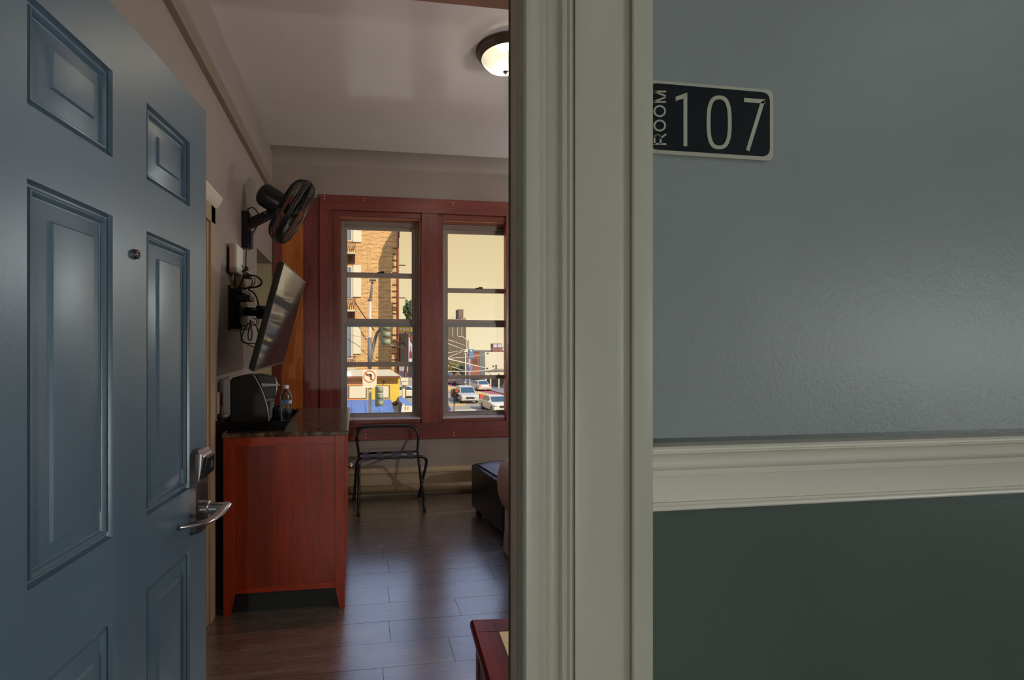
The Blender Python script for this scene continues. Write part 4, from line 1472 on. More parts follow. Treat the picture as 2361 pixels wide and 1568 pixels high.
def brickwall(name, b1, b2, mortar, scale=1.0):
    m = Mat(name)
    sp = m.new('SeparateXYZ')
    m.l.new(m.tc.outputs['Object'], sp.inputs[0])
    cb = m.new('CombineXYZ')
    m.l.new(m.math('ADD', sp.outputs['X'], sp.outputs['Y']), cb.inputs[0])
    m.l.new(sp.outputs['Z'], cb.inputs[1])
    br = m.new('TexBrick')
    br.inputs['Scale'].default_value = scale
    br.inputs['Brick Width'].default_value = 0.30
    br.inputs['Row Height'].default_value = 0.105
    br.inputs['Mortar Size'].default_value = 0.016
    br.inputs['Mortar Smooth'].default_value = 0.2
    br.inputs['Color1'].default_value = lin(b1)
    br.inputs['Color2'].default_value = lin(b2)
    br.inputs['Mortar'].default_value = lin(mortar)
    m.l.new(cb.outputs[0], br.inputs['Vector'])
    m.l.new(br.outputs['Color'], m.b.inputs['Base Color'])
    m.b.inputs['Roughness'].default_value = 0.9
    m.bump(m.math('SUBTRACT', 1.0, br.outputs['Fac']), 0.6, 0.01)
    return m.m


M['brick'] = brickwall('brown brick', (138, 98, 62), (182, 136, 84), (200, 178, 134))
M['asphalt'] = pm('worn asphalt', (140, 134, 124), 0.9, var=0.12, vscale=0.4)
M['red_lane'] = pm('red lane paint', (150, 76, 92), 0.85, var=0.06, vscale=0.6)
M['yellow_lane'] = pm('yellow lane paint', (188, 156, 96), 0.85, var=0.1, vscale=0.5)
M['white_line'] = pm('white road paint', (188, 184, 171), 0.85)
M['pavement'] = pm('grey sidewalk concrete', (118, 120, 128), 0.9, var=0.06, vscale=0.5)
M['curb'] = pm('pale curb stone', (156, 144, 128), 0.9)
M['cream_wall'] = pm('cream stucco', (186, 182, 166), 0.9)
M['yellow_wall'] = pm('yellow stucco', (190, 164, 67), 0.85)
M['orange_wall'] = pm('faded orange stucco', (185, 120, 67), 0.85)
M['tar_roof'] = pm('pale roof sheet', (190, 180, 152), 0.9)
M['fascia'] = pm('brown fascia', (100, 59, 41), 0.8)
M['awning'] = pm('blue awning canvas', (83, 108, 163), 0.8, var=0.18, vscale=1.2)
M['board_white'] = pm('white painted board', (188, 180, 160), 0.8)
M['ext_glass'] = pm('far window glass', (96, 105, 116), 0.12, spec=0.7)
M['ext_dark'] = pm('dark opening', (36, 33, 35), 0.8)
M['iron'] = pm('dark red iron', (83, 43, 40), 0.7)
M['iron_pale'] = pm('tan iron', (152, 112, 72), 0.7)  # even tan tone
M['pole_white'] = pm('pale steel pole', (172, 169, 164), 0.5)
M['pole_grey'] = pm('grey steel pole', (97, 97, 100), 0.5)
M['signal_green'] = pm('dark green signal housing', (49, 62, 56), 0.5)
M['visor'] = pm('pale green signal visor', (120, 126, 110), 0.5)
M['red_orange'] = pm('prohibition ring red', (171, 73, 19), 0.6)
M['black_print'] = pm('black print', (22, 20, 27), 0.6)
M['sign_white'] = pm('white sign face', (192, 185, 166), 0.6)
M['sign_yellow'] = pm('amber sign face', (188, 142, 16), 0.6)
M['sign_blue'] = pm('blue sign face', (46, 105, 156), 0.6)
M['sign_lilac'] = pm('pale lilac sign face', (164, 164, 185), 0.6)
M['wine'] = pm('dark red print', (110, 24, 43), 0.6)
M['brown_wall'] = pm('red brown brick facade', (126, 80, 62), 0.9, var=0.08, vscale=3)
M['slat_wall'] = pm('brown grey facade', (102, 89, 78), 0.9, var=0.08, vscale=0.3)
M['fin'] = pm('pale facade fin', (140, 128, 112), 0.9)
M['fin_white'] = pm('white facade fin', (180, 174, 164), 0.9)
M['leaf'] = pm('green leaves', (67, 84, 52), 0.7, var=0.3, vscale=2)
M['leaf_dry'] = pm('yellow green leaves', (116, 115, 65), 0.7, var=0.3, vscale=2)
M['leaf_dark'] = pm('dark green leaves', (54, 62, 49), 0.7, var=0.3, vscale=2)
M['bark'] = pm('grey bark', (76, 64, 52), 0.9)
M['wire'] = pm('light grey wire', (177, 169, 160), 0.6)  # one even pale tone for wires and lamp arm
M['tyre'] = pm('black tyre', (20, 20, 21), 0.8)
M['hubcap'] = pm('grey wheel rim', (120, 118, 120), 0.35, 0.7)
M['car_glass'] = pm('car window glass', (36, 62, 83), 0.08, spec=0.9)
M['car_lamp'] = pm('headlamp lens', (195, 192, 179), 0.15, spec=0.8)
M['tail_lamp'] = pm('red tail lamp lens', (180, 62, 32), 0.3)
M['plate'] = pm('licence plate', (184, 180, 172), 0.5)
M['fence'] = pm('weathered fence wood', (96, 97, 99), 0.9, var=0.2, vscale=3)
M['lamp_red_on'] = emit('lit red signal', (255, 70, 10), 1.0)
M['lamp_amber'] = pm('unlit amber lens', (96, 56, 24), 0.4)
M['lamp_green'] = pm('unlit green lens', (35, 72, 60), 0.4)

struct('ground_street', MB().box((-60, 7, SZ - 0.3), (90, 260, SZ)), M['asphalt'])


def flatpoly(name, pts, mat, h=0.012, kind='structure'):
    mb = MB().prism([Vector((p.x, p.y, SZ)) for p in pts], (0, 0, h))
    o = mb.build(name, mat)
    o['kind'] = kind
    return o


def G(px, py):
    return onZ(px, py, SZ)


flatpoly('road_lane_red', [Vector((8.0, 130, 0)), Vector((13.6, 81.5, 0)), Vector((16.9, 66.5, 0)), Vector((18.3, 57, 0)), Vector((18.9, 40, 0)), Vector((21.2, 40, 0)), Vector((20.2, 57, 0)), Vector((18.9, 66, 0)), Vector((15.8, 86, 0)), Vector((11.5, 130, 0))], M['red_lane'])
flatpoly('road_lane_yellow', [Vector((10.4, 84, 0)), Vector((13.9, 78.8, 0)), Vector((16.6, 66.3, 0)), Vector((17.9, 57, 0)), Vector((18.3, 40, 0)), Vector((13.4, 40, 0)), Vector((14.5, 54, 0)), Vector((13.2, 66, 0))], M['yellow_lane'], 0.009)
flatpoly('road_marking', [G(1029, 933), G(1075, 929), G(1075, 934), G(1029, 940)], M['yellow_lane'], 0.010)
flatpoly('road_marking', [G(1029, 946), G(1096, 943.5), G(1100, 949), G(1029, 953)], M['white_line'], 0.010)
flatpoly('road_marking', [G(936, 870), G(960, 876), G(960, 879), G(934, 872)], M['yellow_lane'], 0.010)
flatpoly('road_marking', [G(930, 897), G(962, 896), G(962, 898.5), G(930, 899)], M['white_line'], 0.010)
flatpoly('road_marking', [G(928, 890.5), G(962, 889), G(962, 891), G(928, 892.5)], M['white_line'], 0.010)
flatpoly('road_marking', [G(930, 905), G(962, 903), G(962, 911), G(930, 914)], M['red_lane'], 0.009)
flatpoly('pavement_sidewalk', [Vector((18.9, 66.5, 0)), Vector((19.4, 57, 0)), Vector((20.6, 40, 0)), Vector((40, 40, 0)), Vector((40, 80, 0)), Vector((18.2, 82, 0))], M['pavement'], 0.15)
flatpoly('road_kerb', [Vector((18.72, 66.5, 0)), Vector((19.2, 57, 0)), Vector((20.4, 40, 0)), Vector((20.62, 40, 0)), Vector((19.42, 57, 0)), Vector((18.92, 66.5, 0))], M['curb'], 0.16)


# ------------------------------------------------------------------ brick apartment block
BYp = 40.0
bb_ = thing('brick_building', 'tall brown brick apartment block seen through the left window', 'building', (-3, BYp, SZ))
MB().box((-11, BYp, SZ), (3.62, BYp + 12, 13.0)).build('wall', M['brick'], bb_)


def bY(px, py, y=BYp):
    return onY(px, py, y)


def pbox(mb, x0p, y0p, x1p, y1p, y, dep, back=0.0):
    a, b = bY(x0p, y0p, y), bY(x1p, y1p, y)
    return mb.box((a.x, y - dep, a.z), (b.x, y + back, b.z))


for (x0, y0, x1, y1) in ((814, 500, 833.5, 559), (814, 611, 833, 685), (814, 753, 832, 816)):
    pbox(MB(), x0, y0, x1, y1, BYp, 0.12).build('cream_panel', M['cream_wall'], bb_)
for (x0, y0, x1, y1) in ((790, 500, 811, 556), (790, 614, 811, 690), (790, 742, 811, 828)):
    f = pbox(MB(), x0, y0, x1 + 2, y1, BYp, 0.05).build('window', M['cream_wall'], bb_)
    g = MB()
    pbox(g, x0, y0 + 2, x1 - 9, y1 - 3, BYp - 0.05, 0.02)
    g.build('pane', M['ext_glass'], f)
    g = MB()
    pbox(g, x1 - 8, y0 + 2, x1 - 1, y1 - 3, BYp - 0.05, 0.02)
    g.build('pane', M['ext_glass'], f)
dp = bY(919.5, 600)
MB().tube([(dp.x - 0.06, BYp - 0.10, SZ + 4), (dp.x - 0.06, BYp - 0.10, 13.0)], 0.085, 8).build('drain_pipe', M['brown_wall'], bb_)
pbox(MB(), 917.5, 330, 921.2, 548, BYp - 0.2, 0.1).build('corner_board', M['iron'], bb_)
for py in (572, 586, 600, 614.5, 628, 656.5, 671, 685, 699, 709, 714, 723, 772, 787, 801, 815, 829):
    st = MB()
    a, b = bY(904.5 if py < 740 else 903, py), bY(918, py)
    st.box((a.x, BYp - 0.10, a.z - 0.03), (b.x, BYp, a.z + 0.03))
    st.build('string_course', M['iron'], bb_)
for px, py in ((897, 783), (909, 783)):
    p = bY(px, py)
    MB().box((p.x - 0.06, BYp - 0.12, p.z - 0.06), (p.x + 0.06, BYp, p.z + 0.06)).build('wall_lamp', M['board_white'], bb_)
for py in (612, 687):
    p = bY(923, py)
    MB().box((p.x - 0.1, BYp - 0.1, p.z - 0.04), (p.x + 0.42, BYp - 0.03, p.z + 0.04)).build('steel_bracket', M['iron'], bb_)


def fire_balcony(ytop, yfloor, ybot):
    x0, x1 = bY(786, 600).x, bY(819, 600).x
    zt, zf, zb = bY(800, ytop).z, bY(800, yfloor).z, bY(800, ybot).z
    yb_ = BYp - 1.0
    k = yb_ / BYp
    fb = MB().box((x0 * k, yb_, EYE + (zf - EYE) * k - 0.06), (x1 * k, BYp - 0.05, EYE + (zf - EYE) * k + 0.06))
    fl_ = fb.build('balcony_floor', M['cream_wall'], bb_)
    rl_ = MB()
    zt2, zf2 = EYE + (zt - EYE) * k, EYE + (zf - EYE) * k
    rl_.tube([(x0 * k, yb_, zt2), (x1 * k, yb_, zt2), (x1 * k, BYp - 0.05, zt2)], 0.035, 5)
    n = 7
    for i in range(n + 1):
        xx = (x0 + (x1 - x0) * i / n) * k
        rl_.tube([(xx, yb_, zf2), (xx, yb_, zt2)], 0.02, 4)
    for i in range(n):
        xx, xq = (x0 + (x1 - x0) * i / n) * k, (x0 + (x1 - x0) * (i + 1) / n) * k
        rl_.tube([(xx, yb_, zf2 + 0.1), (xq, yb_, zt2 - 0.1)], 0.02, 4)
    rl_.build('balcony_rail', M['iron'], fl_)
    un = MB()
    for i in range(6):
        xx = (x0 + (x1 - x0) * (i + 0.5) / 6) * k
        un.prism([Vector((xx, yb_ + 0.05, zf2 - 0.06)), Vector((xx, BYp - 0.05, zf2 - 0.06)), Vector((xx, BYp - 0.05, zf2 - 0.75)), Vector((xx, BYp - 0.5, zf2 - 0.35))], (0.07, 0, 0))
    un.build('balcony_bracket', M['iron'], fl_)


fire_balcony(560, 583, 600)
fire_balcony(687, 716, 735)
fire_balcony(822, 850, 870)
ld_ = MB()
a, b = bY(818, 697, BYp - 1.0), bY(846, 738, BYp - 1.0)
ld_.tube([a, b, b + (b - a) * 0.6], 0.05, 5)
ld_.build('escape_stair', M['iron'], bb_)

# unseen slab added off frame, cut to throw its shade across the brick wall
sh_ = [bY(*p) for p in ((911, 520), (897, 545), (889, 557), (881, 574), (880, 584), (872.5, 601), (872, 900), (901, 900), (906.5, 735), (906.5, 699), (901, 697), (901, 642), (901, 629), (908, 619), (908, 594), (921, 566), (924, 520))]
kk = 15.0 / SUN_DIR.y
ch = MB().prism([p - SUN_DIR * kk for p in sh_], SUN_DIR * 0.6)
struct('shade_blocker_exterior', ch, M['brick'])

# ------------------------------------------------------------------ yellow corner shop with awnings
yb = thing('corner_shop', 'low yellow corner shop with blue awning and pale flat roof', 'building', (0.5, 26, SZ))
Y0s = 26.0
a, b = bY(760, 868, Y0s), bY(921.5, 924, Y0s)
zr = -0.19
MB().box((a.x - 3, Y0s, SZ), (b.x, Y0s + 8.2, zr - 0.02)).build('wall', M['yellow_wall'], yb)
pbox(MB(), 760, 870, 838, 922, Y0s, 0.03).build('orange_bay', M['orange_wall'], yb)
rf_ = MB().prism([Vector((a.x - 3, Y0s - 0.25, zr - 0.02)), Vector((b.x + 0.05, Y0s - 0.25, zr - 0.02)), Vector((b.x + 0.05, Y0s + 8.3, zr - 0.02)), Vector((a.x + 1.6, Y0s + 8.3, zr - 0.02)), Vector((a.x - 3, Y0s + 8.3, zr - 0.02))], (0, 0, 0.04))
rf_.build('roof', M['tar_roof'], yb)
pbox(MB(), 740, 868.3, 922.5, 872, Y0s - 0.2, 0.08).build('fascia', M['fascia'], yb)
for py in (880, 882.5):
    pbox(MB(), 760, py, 918, py + 0.6, Y0s - 0.03, 0.04).build('cornice_line', M['fascia'], yb)
for (x0, y0, x1, y1) in ((803, 889, 846, 918), (868, 889, 899, 917)):
    f = pbox(MB(), x0, y0, x1, y1, Y0s, 0.06).build('window', M['slat_wall'], yb)
    pbox(MB(), x0 + 2.5, y0 + 1.6, x1 - 3, y1 - 0.6, Y0s - 0.06, 0.02).build('blind', M['board_white'], f)
aw = MB()
a0_, a1_ = bY(780, 924, Y0s), bY(901, 924, Y0s)
zlow = bY(850, 953, Y0s - 1.5).z
for i in range(4):
    x0, x1 = a0_.x + (a1_.x - a0_.x) * i / 4, a0_.x + (a1_.x - a0_.x) * (i + 1) / 4
    aw.add([(x0, Y0s, a0_.z), (x1, Y0s, a0_.z), (x1 + 0.05, Y0s - 1.5, zlow), (x0, Y0s - 1.5, zlow)], [(0, 1, 2, 3)])
awo = aw.build('awning', M['awning'], yb, recalc=False)
sd = awo.modifiers.new('solid', 'SOLIDIFY')
sd.thickness = 0.04
MB().box((a0_.x, Y0s - 1.52, zlow - 0.25), (a1_.x + 0.05, Y0s - 1.48, zlow)).build('awning_valance', M['awning'], yb)
aw2 = MB()
p1, p2 = bY(919, 914, Y0s), bY(919, 953, Y0s - 0.2)
q1 = onY(955.5, 935, Y0s - 0.4)
aw2.prism([p1, onY(931, 917, Y0s), onY(956, 937, Y0s - 0.3), onY(956, 944, Y0s - 0.9), onY(921, 926, Y0s - 1.0)], (0, 0.03, 0))
aw2.prism([onY(919.5, 915, Y0s - 0.1), onY(921, 926, Y0s - 1.0), onY(927, 932, Y0s - 1.02), onY(926, 952, Y0s - 1.02), onY(919, 952, Y0s - 0.1)], (0, 0.02, 0))
aw2.build('corner_awning', M['awning'], yb)
sgp = MB().prism([onY(x, y, Y0s - 1.05) for x, y in ((926.5, 935.5), (952, 936), (953.5, 940), (951.5, 953), (924.5, 953))], (0, 0.04, 0))
sgo = sgp.build('awning_sign', M['sign_white'], yb)
for x in (934.5, 941):
    pbox(MB(), x - 0.5, 938, x + 0.5, 944.5, Y0s - 1.06, 0.02).build('sign_mark', M['pole_grey'], sgo)
pbox(MB(), 903.5, 925, 918.5, 953, Y0s, 0.04).build('shop_front', M['sign_white'], yb)
pot = bY(911, 930, Y0s - 0.1)
tp_ = MB().lathe([(0.0, 0.13), (0.10, 0.10), (0.15, 0.0), (0.10, -0.10), (0.0, -0.13)], Matrix.Translation(pot), 10)
tp_.build('hanging_basket', M['iron'], yb)
MB().prism([bY(*p, Y0s - 0.3) for p in ((887, 871), (895, 871), (891, 880))], (0, 0.05, 0)).build('hanging_bracket', M['iron'], yb)
pc = MB()
for x0, y0, x1, y1 in ((923, 871, 940, 878), (925, 879.5, 940, 887)):
    pbox(pc, x0, y0, x1, y1, 28.0, 0.3)
tag(pc.build('street_cabinet', M['cream_wall']), 'cream sign boxes on a pale post right of the yellow shop', 'sign')
pp_ = bY(930, 890, 28.1)
tag(MB().tube([(pp_.x, 28.1, SZ), (pp_.x, 28.1, pp_.z + 0.5)], 0.09, 8).build('sign_post', M['board_white']), 'pale post holding the cream sign boxes by the yellow shop', 'post')

# ------------------------------------------------------------------ traffic pole, signals, no-left-turn sign
YP = 20.0


def tp3(px, py, y=YP):
    return onY(px, py, y)


pol = thing('street_light', 'pale street light pole with curved mast arm before the brick block', 'street light', (tp3(853, 900).x, YP, SZ))
pb_ = tp3(853, 735)
MB().tube([(pb_.x, YP, SZ), (pb_.x, YP, tp3(853, 692).z)], [0.075, 0.055], 12).build('pole', M['pole_white'], pol)
lw_ = tp3(852, 778)
MB().tube([(pb_.x - 0.01, YP - 0.02, tp3(852, 850).z), (pb_.x - 0.01, YP - 0.02, lw_.z)], 0.088, 12).build('pole_sleeve', M['pole_grey'], pol)
MB().tube([tp3(853.2, 693), tp3(857, 668), tp3(858.5, 650)], 0.05, 8).build('lamp_arm', M['pole_grey'], pol)
MB().lathe([(0.0, -0.04), (0.10, -0.04), (0.10, 0.04), (0.0, 0.04)], Matrix.Translation(tp3(853, 691)), 12).build('collar', M['pole_grey'], pol)
h_ = MB()
pbox(h_, 851.5, 643.5, 867, 648, YP, 0.2, 0.1)
h_.build('lamp_head', M['pole_grey'], pol, bevel=0.02)
mm = MB().tube([tp3(853, 834), tp3(857, 815), tp3(864, 785), tp3(869, 768), tp3(876, 759), tp3(884, 757)], [0.085, 0.08, 0.07, 0.06, 0.05, 0.045], 10)
mm.build('mast_arm', M['pole_grey'], pol)


def signal_side(px0, px1, py0, py1, n, label, y=YP):
    c0, c1 = tp3(px0, py0, y), tp3(px1, py1, y)
    wdt = tp3(px0 + 5.5, py0, y).x - c0.x
    t = thing('traffic_light', label, 'traffic light', ((c0.x + c1.x) / 2, y, c1.z))
    MB().box((c0.x, y - 0.17, c1.z), (c0.x + wdt, y + 0.17, c0.z)).build('housing', M['signal_green'], t, bevel=0.02)
    hh = (c0.z - c1.z) / n
    for i in range(n):
        zc = c0.z - hh * (i + 0.5)
        R_ = Matrix.Translation((c0.x + wdt, y, zc)) @ Matrix.Rotation(math.pi / 2, 4, 'Y')
        MB().lathe([(0.112, 0.0), (0.118, 0.0), (0.118, c1.x - c0.x - wdt), (0.112, c1.x - c0.x - wdt)], R_, 18).build('visor', M['visor'], t)
        MB().lathe([(0.0, 0.03), (0.09, 0.02), (0.13, 0.0)], R_, 16).build('lens', M[('lamp_amber', 'lamp_amber', 'lamp_green')[min(i, 2)]], t)
    return t


signal_side(878, 900.5, 745.5, 797, 3, 'traffic light hung on the curved mast arm, seen from its side', 19.68)
signal_side(865.5, 883.5, 891.5, 937, 3, 'traffic light beside the white no left turn sign, seen from its side', 19.5)
nl = thing('no_left_turn_sign', 'white no left turn sign with red ring on the pale pole', 'sign', tp3(852, 873, 19.85))
YS = 19.86
pbox(MB(), 836, 852, 868.5, 884.2, YS, 0.02, 0.02).build('sign_face', M['sign_white'], nl)
pbox(MB(), 836.5, 884.6, 868, 894, YS, 0.02, 0.02).build('lower_plate', M['sign_white'], nl)


def sg(mb, pts):
    return mb.prism([tp3(x, y, YS - 0.022) for x, y in pts], (0, -0.006, 0))


ar_ = MB()
ar_.prism([tp3(x, y, YS - 0.022) for x, y in ((842, 863.5), (847.5, 860.5), (847.5, 867.5))], (0, -0.006, 0))
sg(ar_, ((847, 862.7), (856.5, 862.7), (856.5, 865.6), (847, 865.6)))
sg(ar_, ((853.8, 862.7), (857.3, 864.5), (857.3, 876), (853.8, 876)))
ar_.build('arrow', M['black_print'], nl)
rg = MB()
for k in range(32):
    t0, t1 = 2 * math.pi * k / 32, 2 * math.pi * (k + 1) / 32
    rg.prism([tp3(852 + r * math.cos(t), 868 + r * math.sin(t), YS - 0.029) for r, t in ((14, t0), (14, t1), (12.3, t1), (12.3, t0))], (0, -0.004, 0))
rg.prism([tp3(x, y, YS - 0.029) for x, y in ((841.8, 859.4), (843.2, 858), (862.2, 876.6), (860.8, 878))], (0, -0.004, 0))
rg.build('ring', M['red_orange'], nl)

ft = thing('traffic_light', 'traffic light showing red on a grey pole in the right window', 'traffic light', (onY(1048, 930, 30).x, 30, SZ))
pz = onY(1047.5, 930, 30)
MB().tube([(pz.x, 30, SZ), (pz.x, 30, onY(1047, 895, 30).z)], 0.055, 10).build('pole', M['pole_grey'], ft)
hz0, hz1 = onY(1050, 896, 30).z, onY(1050, 926, 30).z
hs = MB().box((onY(1045, 900, 30).x, 29.86, hz1), (onY(1055.5, 900, 30).x, 30.0, hz0)).build('housing', M['signal_green'], ft, bevel=0.02)
for i, mname in enumerate(('lamp_red_on', 'lamp_amber', 'lamp_green')):
    zc = hz0 - (hz0 - hz1) * (i + 0.5) / 3
    xc = onY(1051.5, 900, 30).x
    R_ = Matrix.Translation((xc, 29.86, zc)) @ Matrix.Rotation(math.pi / 2, 4, 'X')
    MB().lathe([(0.0, 0.03), (0.07, 0.02), (0.10, 0.0)], R_, 14).build('lens', M[mname], ft)
    v_ = MB().lathe([(0.115, 0.0), (0.122, 0.0), (0.116, 0.2), (0.110, 0.2)], R_, 14)
    v_.build('visor', M['signal_green'], ft)
MB().lathe([(0.0, 0.0), (0.12, 0.0), (0.12, 0.02), (0.0, 0.02)], Matrix.Translation((onY(1042.5, 907, 30).x, 29.95, onY(1042, 907, 30).z)) @ Matrix.Rotation(math.pi / 2, 4, 'X') @ Matrix.Scale(2.4, 4, (0, 1, 0)), 14).build('side_backplate', M['iron'], ft)

# ------------------------------------------------------------------ liquor-style blade sign: amber letters, lilac panel with a bottle
vs_ = thing('shop_sign', 'amber sign reading TER above a lilac panel with dark bottle', 'sign', onY(935, 840, 38))
Yv = 38.0
pbox(MB(), 919.5, 746, 956, 765.5, Yv, 0.3).build('letter_panel', M['sign_yellow'], vs_)


def lt(segs):
    g = MB()
    for x0, y0, x1, y1 in segs:
        pbox(g, x0, y0, x1, y1, Yv - 0.3, 0.05)
    return g.build('letter', M['sign_white'], vs_)


lt([(921, 756.5, 928, 758.6), (923.4, 758.6, 925.8, 763.8)])
lt([(929.5, 756.5, 931.6, 763.8), (931.6, 756.5, 935.6, 758.2), (931.6, 759.4, 935, 760.9), (931.6, 762.1, 935.6, 763.8)])
lt([(937.2, 756.5, 939.3, 763.8), (939.3, 756.5, 943, 758), (939.3, 760, 943, 761.4), (941.6, 757.5, 943.4, 760.5), (941.2, 761.2, 943.6, 763.8)])
pbox(MB(), 921, 766, 941, 768.7, Yv, 0.1).build('white_strip', M['sign_white'], vs_)
pbox(MB(), 941.5, 767, 956, 834, Yv + 0.5, 0.2).build('lilac_panel', M['sign_lilac'], vs_)
MB().prism([onY(x, y, Yv + 0.3) for x, y in ((946.2, 798), (947.2, 798), (947.4, 808), (950, 814), (950, 826), (943.8, 826), (943.8, 814), (946, 808))], (0, -0.02, 0)).build('bottle_print', M['wine'], vs_)
MB().lathe([(0.0, 0.0), (0.26, 0.0), (0.26, 0.02), (0.0, 0.02)], Matrix.Translation(onY(953, 780, Yv + 0.28)) @ Matrix.Rotation(math.pi / 2, 4, 'X') @ Matrix.Scale(1.8, 4, (0, 1, 0)), 16).build('round_print', M['red_orange'], vs_)
p_ = onY(934.5, 800, Yv - 0.1)
MB().tube([(p_.x, Yv - 0.1, SZ), (p_.x, Yv - 0.1, onY(934, 767, Yv).z)], 0.055, 8).build('post', M['brown_wall'], vs_)
st_ = MB().tube([onY(915.5, 767, Yv - 0.6), onY(933, 792, Yv - 0.2)], 0.045, 5)
st_.build('strut', M['iron'], vs_)
MB().tube([onY(908, 783, Yv - 0.8), onY(935, 795, Yv - 0.2)], 0.06, 5).build('strut', M['iron'], vs_)
dk = MB()
pbox(dk, 922.5, 768, 941, 836, 44, 0.3, 3)
tag(dk.build('dark_storefront', M['ext_dark']), 'dark narrow storefront behind the amber sign', 'building')


# ------------------------------------------------------------------ trees
def tree(label, c, rad, n, mat, lean=0.1, size=0.25, name='tree', seed=1, group=None):
    r = random.Random(seed)
    c = Vector(c)
    t = thing(name, label, 'tree' if name == 'tree' else 'bush', (c.x, c.y, SZ), 0, group)
    mb = MB()
    for k in range(n):
        d = Vector((r.gauss(0, 1), r.gauss(0, 1), r.gauss(0, 1))).normalized()
        q = r.uniform(0.55, 1.0) * (0.82 + 0.18 * math.sin(d.x * 6 + d.z * 5))
        p = c + Vector((d.x * rad[0], d.y * rad[1], d.z * rad[2])) * q
        u = Vector((r.gauss(0, 1), r.gauss(0, 1), r.gauss(0, 1))).normalized()
        v = u.orthogonal().normalized()
        s_ = size * r.uniform(0.6, 1.3)
        mb.add([p - u * s_, p + v * s_ * 0.6, p + u * s_, p - v * s_ * 0.6], [(0, 1, 2, 3)])
    o = mb.build('crown', M[mat], t, recalc=False)
    o['kind'] = 'stuff'
    MB().tube([(c.x - lean, c.y, SZ), (c.x, c.y, c.z)], [0.14, 0.08], 7).build('trunk', M['bark'], t)
    return t


ctr_ = onY(943, 716, 52)
tree('grey green street tree right of the brick block', ctr_, (0.75, 0.9, 1.5), 900, 'leaf', 0.55, seed=3, size=0.14)
ctr_ = onY(938, 770, 55.5)
tree('leafy tree low behind the amber sign', ctr_, (1.1, 1.0, 1.3), 900, 'leaf_dark', 0.35, seed=4, size=0.14)
tree('yellow green bushy tree under the ribbed tower', onY(1047, 848, 91), (2.0, 1.6, 1.25), 1200, 'leaf_dry', seed=5, size=0.18)
tree('dark green rounded tree beside the blue sign pole', onY(1069, 852, 88), (1.4, 1.2, 1.3), 900, 'leaf_dark', seed=6, size=0.16)

# ------------------------------------------------------------------ far buildings in the right window
rt = thing('ribbed_tower', 'brown grey tower block with upright pale ribs', 'building', onY(1040, 850, 95))
a, b = onY(960, 735, 95), onY(1075, 860, 95)
MB().box((a.x, 95, SZ), (b.x, 110, a.z)).build('wall', M['slat_wall'], rt)
for k in range(20):
    px = 1034 + k * 2.1
    q = onY(px, 800, 95)
    MB().box((q.x - 0.035, 94.8, onY(1040, 838, 95).z), (q.x + 0.035, 95.0, a.z - 0.3)).build('rib', M['fin'], rt)
for px, y1 in ((1042.5, 776), (1053.5, 775), (1063.5, 774)):
    q = onY(px, 800, 95)
    MB().box((q.x - 0.045, 94.7, onY(1040, y1, 95).z), (q.x + 0.045, 94.9, a.z)).build('white_rib', M['fin_white'], rt)
pbox(MB(), 1057.5, 713, 1068.5, 736, 97, 0.0, 3).build('roof_house', M['slat_wall'], rt)
an = MB()
for px, py in ((1044, 732), (1062, 730), (1072, 731)):
    q = onY(px, py, 96)
    an.tube([(q.x, 96, a.z), (q.x, 96, q.z)], 0.06, 4)
an.build('roof_antenna', M['iron'], rt)

br_ = thing('brown_building', 'low red brown brick building with narrow dark windows', 'building', onY(1105, 850, 97))
a, b = onY(1078, 808.5, 97), onY(1135, 860, 97)
MB().box((a.x, 97, SZ), (b.x + 3, 104, a.z)).build('wall', M['brown_wall'], br_)
pbox(MB(), 1077.5, 807.5, 1140, 811, 97, 0.2, 5).build('parapet', M['pole_grey'], br_)
for px in (1091, 1095, 1099, 1105.5, 1109.5, 1114):
    pbox(MB(), px - 0.9, 827, px + 0.9, 841, 97, 0.04).build('window', M['ext_dark'], br_)

cb_ = thing('cream_building', 'plain cream building with rooftop shed', 'building', onY(1140, 850, 75))
a, b = onY(1118.5, 812, 75), onY(1178, 860, 75)
MB().box((a.x, 75, SZ), (b.x, 78.5, a.z)).build('wall', M['cream_wall'], cb_)
shd = pbox(MB(), 1136, 792, 1157.5, 812, 77, 0.0, 1.2).build('roof_shed', M['brown_wall'], cb_)
for x0, x1 in ((1137.5, 1145.5), (1147.5, 1156)):
    pbox(MB(), x0, 794, x1, 802, 77, 0.05).build('shed_panel', M['sign_lilac'], shd)
rlr = MB()
q0, q1 = onY(1132, 802, 75.2), onY(1176, 801, 75.2)
rlr.tube([q0, q1], 0.06, 4)
for k in range(6):
    q = q0.lerp(q1, k / 5)
    rlr.tube([q, Vector((q.x, q.y, a.z))], 0.05, 4)
rlr.build('roof_rail', M['pole_grey'], cb_)
for px, py in ((1125, 814.5), (1138, 844), (1124, 849)):
    p = onY(px, py, 75)
    MB().box((p.x - 0.1, 74.85, p.z - 0.08), (p.x + 0.1, 75, p.z + 0.08)).build('wall_lamp', M['ext_dark'], cb_)

